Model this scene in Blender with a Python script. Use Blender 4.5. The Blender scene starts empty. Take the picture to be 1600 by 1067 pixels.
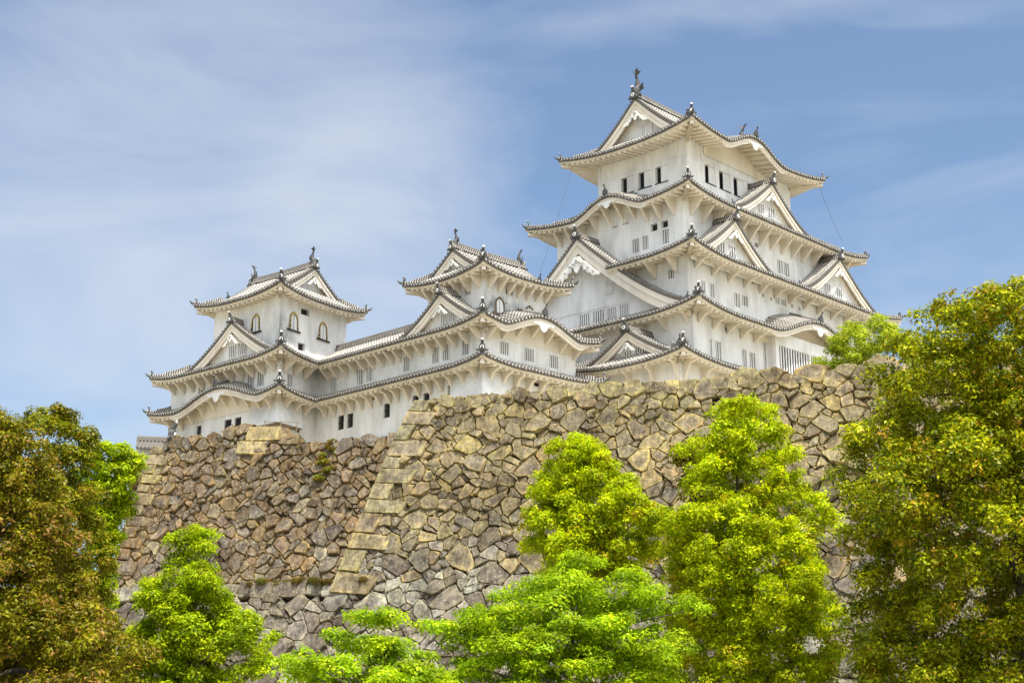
import bpy, math, random
import numpy as np
from mathutils import Vector, Matrix
R = math.radians
random.seed(7); rng = np.random.default_rng(11)
scn = bpy.context.scene
col = scn.collection

# ------------------------------------------------------------------ camera, sky, sun, exposure
cam = bpy.data.cameras.new("camera"); co = bpy.data.objects.new("camera", cam); col.objects.link(co)
cam.sensor_width = 36.0; cam.lens = 49.87; cam.clip_end = 6000; cam.clip_start = 0.1
co.location = (0, 0, 1.7); co.rotation_euler = (R(90 + 14.6), 0, 0)
scn.camera = co

SUN_EL = 68.0
SUN_DIR = Vector((0.42, -0.90, 0)).normalized()          # horizontal direction towards the sun
world = bpy.data.worlds.new("World"); scn.world = world; world.use_nodes = True
nt = world.node_tree; nt.nodes.clear()
out = nt.nodes.new('ShaderNodeOutputWorld'); bg = nt.nodes.new('ShaderNodeBackground')
sky = nt.nodes.new('ShaderNodeTexSky'); sky.sky_type = 'NISHITA'; sky.sun_disc = False
sky.sun_elevation = R(SUN_EL); sky.sun_rotation = math.atan2(SUN_DIR.x, SUN_DIR.y)
sky.air_density = 1.0; sky.dust_density = 1.0; sky.ozone_density = 2.0
L = nt.links.new
tc = nt.nodes.new('ShaderNodeTexCoord')
def wn(tp, **kw):
    n = nt.nodes.new(tp)
    for k, v in kw.items(): setattr(n, k, v)
    return n
def wmath(op, a, b=None):
    n = wn('ShaderNodeMath', operation=op)
    for k, v in enumerate((a, b)):
        if v is None: continue
        if hasattr(v, 'is_linked'): L(v, n.inputs[k])
        else: n.inputs[k].default_value = v
    return n.outputs[0]
def toward(d):                                            # cosine between the sky direction and d
    n = wn('ShaderNodeVectorMath', operation='DOT_PRODUCT'); L(tc.outputs['Generated'], n.inputs[0]); n.inputs[1].default_value = Vector(d).normalized(); return n.outputs['Value']
mp = wn('ShaderNodeMapping'); mp.inputs['Scale'].default_value = (1.6, 1.4, 4.4); mp.inputs['Rotation'].default_value = (0.0, R(30), R(10)); mp.inputs['Location'].default_value = (0.35, 0.2, 0.1)
n1 = wn('ShaderNodeTexNoise'); n1.inputs['Scale'].default_value = 2.1; n1.inputs['Detail'].default_value = 8; n1.inputs['Roughness'].default_value = 0.54; n1.inputs['Distortion'].default_value = 0.5
L(tc.outputs['Generated'], mp.inputs['Vector']); L(mp.outputs[0], n1.inputs['Vector'])
def bank(d, half, amt):                                   # a bank of thin cloud round a sky direction; one is unseen fill
    m = wn('ShaderNodeMapRange', interpolation_type='SMOOTHSTEP'); L(toward(d), m.inputs['Value']); m.inputs['From Min'].default_value = math.cos(R(half)); m.inputs['From Max'].default_value = 1.0; m.inputs['To Max'].default_value = amt
    return m.outputs[0]
cover = wmath('ADD', wmath('ADD', bank((-0.24, 0.85, 0.47), 12, -0.14), wmath('ADD', wmath('MULTIPLY', n1.outputs[0], 0.95), 0.01)), wmath('ADD', wmath('ADD', bank((-0.22, 0.912, 0.335), 14, 0.36), bank((-0.07, 0.94, 0.33), 8, 0.10)), wmath('ADD', bank((0.34, 0.93, 0.34), 9, 0.08), bank((0.15, -0.75, 0.6), 75, 0.55))))  # the widest bank is unseen, behind the camera, added to brighten shaded walls
cr = wn('ShaderNodeValToRGB'); e = cr.color_ramp.elements; e[0].position = 0.44; e[1].position = 1.0
e[0].color = (0.08, 0.08, 0.08, 1); e[1].color = (0.85, 0.85, 0.85, 1)
glow = wmath('ADD', 1.0, wmath('MULTIPLY', wmath('POWER', wmath('MAXIMUM', toward((SUN_DIR.x * 0.5, SUN_DIR.y * 0.5, 0.87)), 0.0), 3.0), 3.4))   # cloud brightened towards the sun, out of view, added to fill the shade
cc_ = wn('ShaderNodeVectorMath', operation='SCALE'); cc_.inputs[0].default_value = (5.0, 5.35, 5.85); L(glow, cc_.inputs['Scale'])
mix = wn('ShaderNodeMixRGB')
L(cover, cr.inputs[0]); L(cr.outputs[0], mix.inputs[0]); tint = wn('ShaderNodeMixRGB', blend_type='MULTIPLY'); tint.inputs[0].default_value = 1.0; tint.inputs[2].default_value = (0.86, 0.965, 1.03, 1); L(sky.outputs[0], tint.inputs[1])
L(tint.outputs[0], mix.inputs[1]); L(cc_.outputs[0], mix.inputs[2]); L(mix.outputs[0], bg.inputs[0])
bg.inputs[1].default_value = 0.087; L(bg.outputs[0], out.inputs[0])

sl = bpy.data.lights.new("sun", 'SUN'); sl.energy = 4.2; sl.angle = R(0.6); sl.color = (1.0, 0.95, 0.86)
so = bpy.data.objects.new("sun", sl); col.objects.link(so)
sd = Vector((SUN_DIR.x * math.cos(R(SUN_EL)), SUN_DIR.y * math.cos(R(SUN_EL)), math.sin(R(SUN_EL))))
so.rotation_euler = sd.to_track_quat('Z', 'Y').to_euler()
vs = scn.view_settings; vs.view_transform = 'Standard'; vs.look = 'None'; vs.exposure = 0.85; vs.gamma = 1.0

# ------------------------------------------------------------------ materials
def mat(name):
    m = bpy.data.materials.new(name); m.use_nodes = True
    b = m.node_tree.nodes['Principled BSDF']
    return m, m.node_tree, b
def simple(name, c, rough=0.85, spec=0.2):
    m, t, b = mat(name); b.inputs['Base Color'].default_value = (*c, 1); b.inputs['Roughness'].default_value = rough
    b.inputs['Specular IOR Level'].default_value = spec
    return m
def noise(t, scale, detail=4, vec=None, rough=0.55):
    n = t.nodes.new('ShaderNodeTexNoise'); n.inputs['Scale'].default_value = scale; n.inputs['Detail'].default_value = detail
    n.inputs['Roughness'].default_value = rough
    if vec: t.links.new(vec, n.inputs['Vector'])
    return n.outputs[0]
def objpos(t, sc=(1, 1, 1)):
    g = t.nodes.new('ShaderNodeTexCoord'); m = t.nodes.new('ShaderNodeMapping'); m.inputs['Scale'].default_value = sc
    t.links.new(g.outputs['Object'], m.inputs['Vector']); return m.outputs[0]
def ramp(t, fac, stops):
    r = t.nodes.new('ShaderNodeValToRGB'); e = r.color_ramp.elements
    while len(e) < len(stops): e.new(0.5)
    for k, (p, c) in enumerate(stops):
        e[k].position = p; e[k].color = (*c, 1) if len(c) == 3 else c
    t.links.new(fac, r.inputs[0]); return r.outputs[0]
def mixc(t, fac, a, b, mode='MIX'):
    n = t.nodes.new('ShaderNodeMixRGB'); n.blend_type = mode
    for k, v in ((0, fac), (1, a), (2, b)):
        if hasattr(v, 'links') or hasattr(v, 'is_linked'): t.links.new(v, n.inputs[k])
        else: n.inputs[k].default_value = v if k == 0 else (*v, 1)
    return n.outputs[0]
def math_(t, op, a, b=None, c=None):
    n = t.nodes.new('ShaderNodeMath'); n.operation = op
    for k, v in enumerate((a, b, c)):
        if v is None: continue
        if hasattr(v, 'is_linked'): t.links.new(v, n.inputs[k])
        else: n.inputs[k].default_value = v
    return n.outputs[0]
def bump(t, b, h, strength=0.5, dist=0.05):
    n = t.nodes.new('ShaderNodeBump'); n.inputs['Strength'].default_value = strength; n.inputs['Distance'].default_value = dist
    t.links.new(h, n.inputs['Height']); t.links.new(n.outputs[0], b.inputs['Normal'])

def plaster_mat(name, base, dirt, amount):
    m, t, b = mat(name); v = objpos(t, (1, 1, 0.45))
    a = noise(t, 0.55, 6, v, 0.6); f = ramp(t, a, [(0.42, (0, 0, 0)), (0.75, (amount,) * 3)])
    s = noise(t, 3.5, 5, objpos(t, (1, 1, 0.12)), 0.6); f2 = ramp(t, s, [(0.50, (0, 0, 0)), (0.74, (amount * 0.5,) * 3)])
    c = mixc(t, f, base, dirt); c = mixc(t, f2, c, dirt)
    t.links.new(c, b.inputs['Base Color']); b.inputs['Roughness'].default_value = 0.8; b.inputs['Specular IOR Level'].default_value = 0.15
    bump(t, b, noise(t, 14, 4, objpos(t)), 0.12, 0.03)
    return m
M_PLASTER = plaster_mat('white_plaster', (0.80, 0.785, 0.75), (0.47, 0.455, 0.42), 0.80)
M_TRIM = plaster_mat('plastered_eaves', (0.77, 0.70, 0.59), (0.52, 0.44, 0.34), 0.65)

def stained_mat():
    m = plaster_mat('weather_stained_plaster', (0.80, 0.785, 0.75), (0.47, 0.455, 0.42), 0.80)
    t = m.node_tree; b = t.nodes['Principled BSDF']; src = b.inputs['Base Color'].links[0].from_socket
    at = t.nodes.new('ShaderNodeAttribute'); at.attribute_name = 'stain'
    n = noise(t, 0.9, 6, objpos(t), 0.65)
    f = math_(t, 'MULTIPLY', at.outputs['Fac'], ramp(t, n, [(0.32, (0.10,) * 3), (0.6, (1, 1, 1))]))
    t.links.new(mixc(t, f, src, (0.21, 0.22, 0.21)), b.inputs['Base Color'])
    return m
M_STAINED = stained_mat()

def tile_mat(name, tile, joint, duty, period=0.34):
    m, t, b = mat(name)
    u = t.nodes.new('ShaderNodeUVMap'); sp = t.nodes.new('ShaderNodeSeparateXYZ'); t.links.new(u.outputs[0], sp.inputs[0])
    fr = math_(t, 'FRACT', math_(t, 'DIVIDE', sp.outputs[1], period))
    wob = noise(t, 2.5, 4, objpos(t))
    thr = math_(t, 'ADD', duty - 0.22, math_(t, 'MULTIPLY', wob, 0.44))
    f = math_(t, 'LESS_THAN', fr, thr)
    big = noise(t, 0.35, 5, objpos(t), 0.6)
    tl = mixc(t, noise(t, 7, 4, objpos(t)), tuple(x * 0.6 for x in tile), tuple(x * 1.5 for x in tile))
    jt = mixc(t, ramp(t, big, [(0.35, (0, 0, 0)), (0.7, (0.7,) * 3)]), joint, tuple(x * 0.62 for x in joint))
    t.links.new(mixc(t, f, tl, jt), b.inputs['Base Color'])
    b.inputs['Roughness'].default_value = 0.7; b.inputs['Specular IOR Level'].default_value = 0.25
    return m
M_FLAT = tile_mat('flat_roof_tile', (0.15, 0.138, 0.12), (0.40, 0.37, 0.32), 0.50)
M_ROLL = tile_mat('round_roof_tile', (0.16, 0.148, 0.13), (0.57, 0.53, 0.46), 0.54)
M_RIDGE = tile_mat('ridge_tile', (0.06, 0.057, 0.053), (0.50, 0.455, 0.39), 0.34, 0.22)
M_DARK = simple('dark_grey_tile', (0.070, 0.068, 0.066), 0.6, 0.3)
M_END = simple('grey_tile_end', (0.135, 0.122, 0.104), 0.6, 0.3)
M_WHITE = simple('white_lime_mark', (0.75, 0.73, 0.68))
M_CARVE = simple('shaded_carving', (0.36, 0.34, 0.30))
M_IN = simple('dark_interior', (0.018, 0.018, 0.020))
M_SHADE = simple('dim_interior', (0.03, 0.028, 0.026))
M_BLACK = simple('black_lacquer', (0.025, 0.022, 0.02), 0.4, 0.4)
M_GOLD = simple('gilt_metal', (0.62, 0.45, 0.10), 0.4, 0.5)
M_WOOD = simple('weathered_wood', (0.17, 0.13, 0.09))
M_CABLE = simple('thin_cable', (0.10, 0.10, 0.11))

# ------------------------------------------------------------------ mesh builder and object helpers
class MB:
    def __init__(s): s.v = []; s.f = []; s.m = []; s.uv = []; s.c = []; s.has_uv = False
    def quad(s, pts, mi=0, uv=None, c=None):
        i = len(s.v); s.v.extend(pts); n = len(pts); s.f.append(tuple(range(i, i + n))); s.m.append(mi)
        s.uv.append(uv); s.c.append(c)
        if uv: s.has_uv = True
    def box(s, F, x0, x1, y0, y1, z0, z1, mi=0):
        p = lambda x, y, z: F.p(x, y, z)
        a = [p(x0, y0, z0), p(x1, y0, z0), p(x1, y1, z0), p(x0, y1, z0), p(x0, y0, z1), p(x1, y0, z1), p(x1, y1, z1), p(x0, y1, z1)]
        for q in ((3, 2, 1, 0), (4, 5, 6, 7), (0, 1, 5, 4), (1, 2, 6, 5), (2, 3, 7, 6), (3, 0, 4, 7)): s.quad([a[k] for k in q], mi)
    def prism(s, pts, ext, mi=0):           # closed outline (list of vectors) extruded along ext
        e = Vector(ext); P = [Vector(q) for q in pts]; Q = [q + e for q in P]
        s.quad(P[::-1], mi); s.quad(Q, mi)
        for k in range(len(P)):
            l = (k + 1) % len(P); s.quad([P[k], P[l], Q[l], Q[k]], mi)
    def sweep(s, path, side, w, h, mi=0, up=Vector((0, 0, 1)), cap=True, v0=0.0):   # box section swept along a path; side: horizontal vector
        sv = Vector(side) * (w / 2); rings = []; acc = v0; prev = None
        for p in path:
            p = Vector(p)
            if prev is not None: acc += (p - prev).length
            prev = p
            rings.append(([p - sv, p - sv * 0.82 + up * h * 0.72, p + up * h, p + sv * 0.82 + up * h * 0.72, p + sv], acc))
        for (a, va), (b, vb) in zip(rings[:-1], rings[1:]):
            for k in range(4): s.quad([a[k], b[k], b[k + 1], a[k + 1]], mi, [(k, va), (k, vb), (k + 1, vb), (k + 1, va)])
        if cap:
            s.quad(rings[0][0], mi, [(0, .19)] * 5); s.quad(rings[-1][0][::-1], mi, [(0, .19)] * 5)
    def tube(s, path, rad, n=6, mi=0):
        rings = []; P = [Vector(p) for p in path]
        for k, p in enumerate(P):
            d = (P[min(k + 1, len(P) - 1)] - P[max(k - 1, 0)]).normalized()
            a = d.orthogonal().normalized() if abs(d.z) > 0.9 else d.cross(Vector((0, 0, 1))).normalized()
            b = d.cross(a); r = rad[k] if hasattr(rad, '__len__') else rad
            rings.append([p + (a * math.cos(2 * math.pi * j / n) + b * math.sin(2 * math.pi * j / n)) * r for j in range(n)])
        for A, B in zip(rings[:-1], rings[1:]):
            for j in range(n):
                l = (j + 1) % n; s.quad([A[j], A[l], B[l], B[j]], mi)
        s.quad(rings[0][::-1], mi); s.quad(rings[-1], mi)
    def mesh(s, name, mats, smooth=False, merge=False):
        me = bpy.data.meshes.new(name); me.from_pydata([tuple(v) for v in s.v], [], s.f)
        for m in mats: me.materials.append(m)
        me.polygons.foreach_set('material_index', s.m)
        if s.has_uv:
            ul = me.uv_layers.new(name='UVMap'); flat = []
            for f, u in zip(s.f, s.uv):
                for k in range(len(f)): flat.extend(u[k] if u else (0.0, 0.0))
            ul.data.foreach_set('uv', flat)
        if smooth: me.polygons.foreach_set('use_smooth', [True] * len(s.f))
        me.update(); return me
    def build(s, name, mats, parent=None, smooth=False):
        o = bpy.data.objects.new(name, s.mesh(name, mats if isinstance(mats, (list, tuple)) else [mats], smooth))
        col.objects.link(o); attach(o, parent); return o
def attach(o, parent):
    if parent is None: return
    o.parent = parent
    if parent.type == 'EMPTY': o.matrix_parent_inverse = Matrix.Translation(-Vector(parent.location))
def tag(o, label=None, cat=None, group=None, kind=None):
    if label: o['label'] = label
    if cat: o['category'] = cat
    if group: o['group'] = group
    if kind: o['kind'] = kind
    return o
def thing(name, loc, label, cat, group=None):
    o = bpy.data.objects.new(name, None); o.empty_display_size = 1.0; o.location = loc; col.objects.link(o)
    return tag(o, label, cat, group)
def place(name, me, loc, rotz, parent, scale=1.0):       # a shared mesh set at its own place
    o = bpy.data.objects.new(name, me); o.location = loc; o.rotation_euler = (0, 0, rotz); o.scale = (scale,) * 3
    col.objects.link(o); attach(o, parent); return o

class Fr:                                                 # local ground frame: origin, two horizontal axes, height
    def __init__(s, o, ex, ey, z=0.0): s.o = Vector((o[0], o[1])); s.ex = Vector((ex[0], ex[1])); s.ey = Vector((ey[0], ey[1])); s.z = z
    def p(s, x, y, z=0.0):
        q = s.o + s.ex * x + s.ey * y; return Vector((q.x, q.y, z + s.z))
    def sub(s, x, y, dx, dy):
        q = s.o + s.ex * x + s.ey * y
        return Fr(q, s.ex * dx[0] + s.ey * dx[1], s.ex * dy[0] + s.ey * dy[1], s.z)
    def ang(s): return math.atan2(s.ex.y, s.ex.x)

CA = R(43.5)
KF = Fr((15.10, 114.00), (math.sin(CA), math.cos(CA)), (-math.cos(CA), math.sin(CA)))   # castle frame: u to the right and away, w to the left and away

# ------------------------------------------------------------------ shared ornaments
def ridge_end_mesh(fin=True):
    m = MB(); F = Fr((0, 0), (1, 0), (0, 1))               # faces -y
    pts = [(-.30, 0), (.30, 0), (.34, .10), (.25, .22), (.24, .40), (.14, .54), (-.14, .54), (-.24, .40), (-.25, .22), (-.34, .10)]
    m.prism([(x, -.12, z) for x, z in pts], (0, .26, 0), 0)
    n = 10
    m.prism([(.15 * math.cos(2 * math.pi * k / n), -.17, .27 + .15 * math.sin(2 * math.pi * k / n)) for k in range(n)], (0, .05, 0), 1)
    m.prism([(.07 * math.cos(2 * math.pi * k / 6), -.185, .27 + .07 * math.sin(2 * math.pi * k / 6)) for k in range(6)], (0, .04, 0), 0)
    if fin:
        m.tube([(0, .15, .48), (0, -.05, .66), (0, -.16, .86)], [.12, .11, .10], 8, 0)
        m.prism([(.11 * math.cos(2 * math.pi * k / 8), -.20, .88 + .11 * math.sin(2 * math.pi * k / 8)) for k in range(8)], (0, .05, 0), 1)
        for sx in (-1, 1): m.tube([(sx * .22, 0, .1), (sx * .40, -.02, .05), (sx * .46, -.04, .16)], [.09, .08, .05], 6, 0)
    return m.mesh('ridge_end_tile', [M_DARK, M_WHITE])
ME_ONI = ridge_end_mesh()
def small_end_mesh():
    m = MB()
    m.prism([(-.26, -.1, 0), (.26, -.1, 0), (.22, -.1, .34), (.0, -.1, .52), (-.22, -.1, .34)], (0, .2, 0), 0)
    m.tube([(0, .2, .28), (0, -.05, .50), (0, -.20, .80), (0, -.12, .92)], [.13, .12, .10, .05], 6, 0)
    return m.mesh('ridge_step_tile', [M_DARK])
ME_STEP = small_end_mesh()
def shachi_mesh():                                          # roof fish: head down on the ridge, tail up; faces -y
    m = MB()
    path = [(0, -.42, .12), (0, -.20, .22), (0, .04, .48), (0, .16, .86), (0, .12, 1.26), (0, -.02, 1.58), (0, -.16, 1.80)]
    m.tube(path, [.20, .30, .31, .25, .18, .12, .07], 10, 0)
    m.tube([(0, -.30, .0), (0, .05, .05), (0, .30, .0)], [.30, .34, .26], 10, 0)
    for sx in (-1, 1):
        m.prism([(0, -.14, 1.70), (sx * .10, -.36, 2.02), (sx * .34, -.30, 2.22), (sx * .24, -.10, 2.02), (sx * .36, .08, 2.06), (sx * .10, .02, 1.74)], (0, .05, 0), 0)
        m.prism([(sx * .24, -.04, .62), (sx * .66, -.02, .92), (sx * .60, .04, .62), (sx * .70, .06, .42), (sx * .26, .06, .34)], (0, .06, 0), 0)
        m.prism([(sx * .05, -.50, .22), (sx * .24, -.40, .44), (sx * .10, -.30, .40)], (0, .08, 0), 0)
    fin = [(0.03, .30, .34), (.03, .52, .52), (.03, .40, .62), (.03, .58, .86), (.03, .40, .92), (.03, .46, 1.20), (.03, .28, 1.18), (.03, .26, 1.46), (.03, .08, 1.50), (.03, .14, .9)]
    m.prism(fin, (-.06, 0, 0), 0)
    return m.mesh('roof_fish', [M_DARK], True)
ME_FISH = shachi_mesh()

def bracket_mesh(kind, out_, drop, th):                     # on the wall plane y=0, reaches towards -y
    m = MB()
    if kind == 'tri':
        m.prism([(-th / 2, 0, 0), (-th / 2, -out_, 0), (-th / 2, -out_, -.16), (-th / 2, -.12, -drop), (-th / 2, 0, -drop)], (th, 0, 0))
    else:
        m.prism([(-th / 2, 0, 0), (-th / 2, -out_, 0), (-th / 2, -out_, -.24), (-th / 2, -out_ * .55, -.42), (-th / 2, -.18, -drop * .92), (-th / 2, 0, -drop)], (th, 0, 0))
    return m.mesh('bracket', [M_TRIM])
BRK = {}
def bracket(kind, out_, drop, th=0.24):
    k = (kind, round(out_, 2), round(drop, 2), th)
    if k not in BRK: BRK[k] = bracket_mesh(kind, out_, drop, th)
    return BRK[k]

# ------------------------------------------------------------------ roofs
PITCH = 0.37
def roll_column(m, pts, side, up_n, r, v0=0.0):             # half round tile row along pts
    rings = []; acc = v0; prev = None
    for p in pts:
        if prev is not None: acc += (p - prev).length
        prev = p
        rings.append(([p - side * r, p - side * r * .62 + up_n * r * .95, p + side * r * .62 + up_n * r * .95, p + side * r], acc))
    for (a, va), (b, vb) in zip(rings[:-1], rings[1:]):
        for k in range(3): m.quad([a[k], a[k + 1], b[k + 1], b[k]], 1, [(k, va), (k + 1, va), (k + 1, vb), (k, vb)])
def disc(m, c, ax, ay, r, nrm, mi=2, n=7):
    ring = [c + ax * (r * math.cos(2 * math.pi * k / n)) + ay * (r * math.sin(2 * math.pi * k / n)) for k in range(n)]
    m.quad(ring, mi)
    back = [q - nrm * 0.12 for q in ring]
    for k in range(n):
        l = (k + 1) % n; m.quad([back[k], back[l], ring[l], ring[k]], mi)

class Side: pass
def skirt(bld, F, ztip, lift, eave, inner, z_in, kara=(), trim=None, nolift='', rolls='SW', over=None, X=7.0, KS=0.12, brk=None, ridges=('SW', 'NW', 'SE'), steps=('SW',), rafters=True, boards='SWNE', sides='SWNE', valley=None):
    """one tier of roof: tiles with round rows and end discs, white eaves boards, rafters, brackets and hip ridges"""
    u0, u1, w0, w1 = eave; a0, a1, b0, b1 = inner; zc = ztip - lift; trim = trim or {}; over = over or {}
    sd = {}
    for nm, o, ex, ey, Ln, D, iA, iB in (('S', (u0, w0), (1, 0), (0, 1), u1 - u0, b0 - w0, a0 - u0, u1 - a1), ('N', (u1, w1), (-1, 0), (0, -1), u1 - u0, w1 - b1, u1 - a1, a0 - u0),
                                         ('W', (u0, w1), (0, -1), (1, 0), w1 - w0, a0 - u0, w1 - b1, b0 - w0), ('E', (u1, w0), (0, 1), (-1, 0), w1 - w0, u1 - a1, b0 - w0, w1 - b1)):
        s = Side(); s.F = F.sub(o[0], o[1], ex, ey); s.L = Ln; s.D = D; s.iA = iA; s.iB = iB; s.nm = nm
        s.x0, s.x1 = 0.0, Ln
        if nm in trim:                                     # visible range given in castle coordinates
            lo, hi = trim[nm]
            q = sorted(((lo - o[0]) * ex[0], (hi - o[0]) * ex[0])) if ex[0] else sorted(((lo - o[1]) * ex[1], (hi - o[1]) * ex[1]))
            s.x0, s.x1 = max(0, q[0]), min(Ln, q[1])
        s.k = []
        for (kn, kc, hw, H) in kara:
            if kn == nm: s.k.append(((kc - o[0]) * ex[0] if ex[0] else (kc - o[1]) * ex[1], hw, H))
        # corner lift at start and end (names of corners without lift in nolift, as side+a/b)
        s.la = 0 if nm + 'a' in nolift else 1; s.lb = 0 if nm + 'b' in nolift else 1
        sd[nm] = s
    def kb(s, x):
        z = 0.0
        for (xc, hw, H) in s.k:
            t = abs(x - xc) / hw
            if t < 1: z = max(z, H * (0.5 + 0.5 * math.cos(math.pi * t)) ** 0.9)
        return z
    def lf(s, x):
        Xc = min(X, s.L * 0.5)
        return lift * (s.la * max(0, 1 - x / Xc) ** 2.3 + s.lb * max(0, 1 - (s.L - x) / Xc) ** 2.3)
    def zed(s, x, d):
        q = min(1, d / s.D); b = kb(s, x)
        z = zc + lf(s, x) * (1 - q) ** 1.4 + (z_in - zc) * (0.72 * q + 0.28 * q * q)
        if b > 0: z = max(z, zc + b + KS * d * min(1, b))
        return z
    def hip(s, x):
        d = s.D
        if s.x0 == 0 and s.iA > 0: d = min(d, x * s.D / s.iA)
        if s.x1 == s.L and s.iB > 0: d = min(d, (s.L - x) * s.D / s.iB)
        return max(0.0, d)
    m = MB(); fb = MB(); sf = MB(); rf = MB(); nd = 6
    for nm, s in sd.items():
        if s.D <= 0.05 or nm not in sides: continue
        vy = (valley or {}).get(nm)
        xv = None if vy is None else ((w1 - vy) if nm == 'W' else (vy - u0))      # where a valley with another roof starts
        def dmn(x): return 0.0 if xv is None else max(0.0, (xv - x) if nm == 'W' else (x - xv))
        ax = (s.F.p(1, 0) - s.F.p(0, 0)); ay = (s.F.p(0, 1) - s.F.p(0, 0)); up = Vector((0, 0, 1))
        step = PITCH if nm in rolls else 1.2
        n = max(1, int(round((s.x1 - s.x0) / step))); xs = [s.x0 + (s.x1 - s.x0) * k / n for k in range(n + 1)]
        grid = []
        for x in xs:
            dm = hip(s, x); d0 = min(dm, dmn(x)); grid.append([(s.F.p(x, d0 + (dm - d0) * t / nd, zed(s, x, d0 + (dm - d0) * t / nd)), d0 + (dm - d0) * t / nd) for t in range(nd + 1)])
        for A, B in zip(grid[:-1], grid[1:]):
            for t in range(nd):
                m.quad([A[t][0], B[t][0], B[t + 1][0], A[t + 1][0]], 0, [(0, A[t][1]), (1, B[t][1]), (1, B[t + 1][1]), (0, A[t + 1][1])])
            if A[0][1] > 0: continue
            a, b = A[0][0], B[0][0]; dz = Vector((0, 0, -.19)); inn = ay * .25
            m.quad([a + dz, b + dz, b, a], 2); m.quad([a + dz, a + dz + inn, b + dz + inn, b + dz], 2)
        if nm in rolls:
            for k in range(n):
                x = (xs[k] + xs[k + 1]) / 2; dm = hip(s, x)
                d0 = dmn(x)
                if dm - d0 < .2: continue
                pts = [s.F.p(x, d0 + (dm - d0) * t / nd, zed(s, x, d0 + (dm - d0) * t / nd) + .005) for t in range(nd + 1)]; pts[0] -= ay * .04
                e = 0.05; tilt = (zed(s, x + e, 0) - zed(s, x - e, 0)) / (2 * e)
                sdv = (ax + up * tilt).normalized(); un = (up - ax * tilt).normalized()
                roll_column(m, pts, sdv, un, .108)
                if d0 > 0: continue
                c = pts[0] + un * random.uniform(-.02, .03) - ay * random.uniform(.03, .08) + sdv * random.uniform(-.02, .02)
                disc(m, c, sdv, un, .165, -ay, 2, 8)
                m.quad([c - ay * .006 + sdv * (.06 * math.cos(2 * math.pi * j / 5)) + un * (.06 * math.sin(2 * math.pi * j / 5)) for j in range(5)], 3)
        # eaves boards
        if nm not in boards: continue
        Dw = over.get(nm, over.get('*', s.D)); st = 0.45; bx0, bx1 = s.x0, s.x1
        if xv is not None: bx0, bx1 = (max(bx0, xv), bx1) if nm == 'W' else (bx0, min(bx1, xv))
        n2 = max(2, int((bx1 - bx0) / st)); xx = [bx0 + (bx1 - bx0) * k / n2 for k in range(n2 + 1)]
        def fz(x):
            h = .20; b = kb(s, x)
            for (xc, hw, H) in s.k:
                t = abs(x - xc) / hw
                if t < 1.12: h += .36 * min(1, (1.12 - t) / .18)
            return zed(s, x, 0) - .14, zed(s, x, 0) - .14 - h
        def sz(x, d): return zed(s, x, 0) - .35 + 0.16 * d
        for xa, xb in zip(xx[:-1], xx[1:]):
            ta, ba = fz(xa); tb, bb = fz(xb)
            for (y0, y1, fa, fbm) in ((.10, .30, 0.0, 0.55), (.17, .32, 0.55, 1.0)):
                za0 = ta + (ba - ta) * fa; za1 = ta + (ba - ta) * fbm; zb0 = tb + (bb - tb) * fa; zb1 = tb + (bb - tb) * fbm
                ya0, yb0 = min(y0, .9 * xa + .02, .9 * (s.L - xa) + .02), min(y0, .9 * xb + .02, .9 * (s.L - xb) + .02)
                A = s.F.p(xa, y0, za1); B = s.F.p(xb, y0, zb1); C = s.F.p(xb, y0, zb0); D_ = s.F.p(xa, y0, za0)
                fb.quad([A, B, C, D_]); A2 = s.F.p(xa, y1, za1); B2 = s.F.p(xb, y1, zb1); fb.quad([A, A2, B2, B])
                C2 = s.F.p(xb, y1, zb0); D2 = s.F.p(xa, y1, za0); fb.quad([A2, D2, C2, B2])
            def dl(x): return max(.2, min(Dw, x if (s.x0 == 0) else Dw, (s.L - x) if s.x1 == s.L else Dw))
            da, db = dl(xa), dl(xb)
            for t in range(3):
                q = [s.F.p(xa, .2 + (da - .2) * t / 3, sz(xa, .2 + (da - .2) * t / 3)), s.F.p(xa, .2 + (da - .2) * (t + 1) / 3, sz(xa, .2 + (da - .2) * (t + 1) / 3)),
                     s.F.p(xb, .2 + (db - .2) * (t + 1) / 3, sz(xb, .2 + (db - .2) * (t + 1) / 3)), s.F.p(xb, .2 + (db - .2) * t / 3, sz(xb, .2 + (db - .2) * t / 3))]
                sf.quad(q)
        for (xc, hw, H) in s.k:                               # wall piece closing the space under an undulating gable
            kx = np.linspace(xc - hw, xc + hw, 25)
            for xa, xb in zip(kx[:-1], kx[1:]):
                sf.quad([s.F.p(xa, Dw - .02, zc - .8), s.F.p(xb, Dw - .02, zc - .8), s.F.p(xb, Dw - .02, zed(s, xb, 0) - .33 + .16 * Dw), s.F.p(xa, Dw - .02, zed(s, xa, 0) - .33 + .16 * Dw)])
        if rafters and nm in 'SW':
            nr = int((bx1 - bx0) / .62)
            for k in range(nr):
                x = bx0 + (bx1 - bx0) * (k + .5) / nr
                dmx = min(Dw, x - .1 if s.x0 == 0 else Dw, s.L - x - .1 if s.x1 == s.L else Dw)
                if dmx < .5: continue
                za, zb = sz(x, .26), sz(x, dmx); w = .14; h = .20
                P = [[s.F.p(x + sx * w, y, z + dz) for sx, dz in ((-1, .02), (-1, -h), (1, -h), (1, .02))] for y, z in ((.26, za), (dmx, zb))]
                rf.quad(P[0]);
                for j in range(3): rf.quad([P[0][j], P[1][j], P[1][j + 1], P[0][j + 1]][::-1])
    roof = m.build('tiled_roof', [M_FLAT, M_ROLL, M_END, M_WHITE], bld)
    if fb.f: fb.build('eaves_board', M_TRIM, roof)
    if sf.f: sf.build('soffit', M_TRIM, roof)
    if rf.f: rf.build('rafters', M_TRIM, roof)
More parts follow.
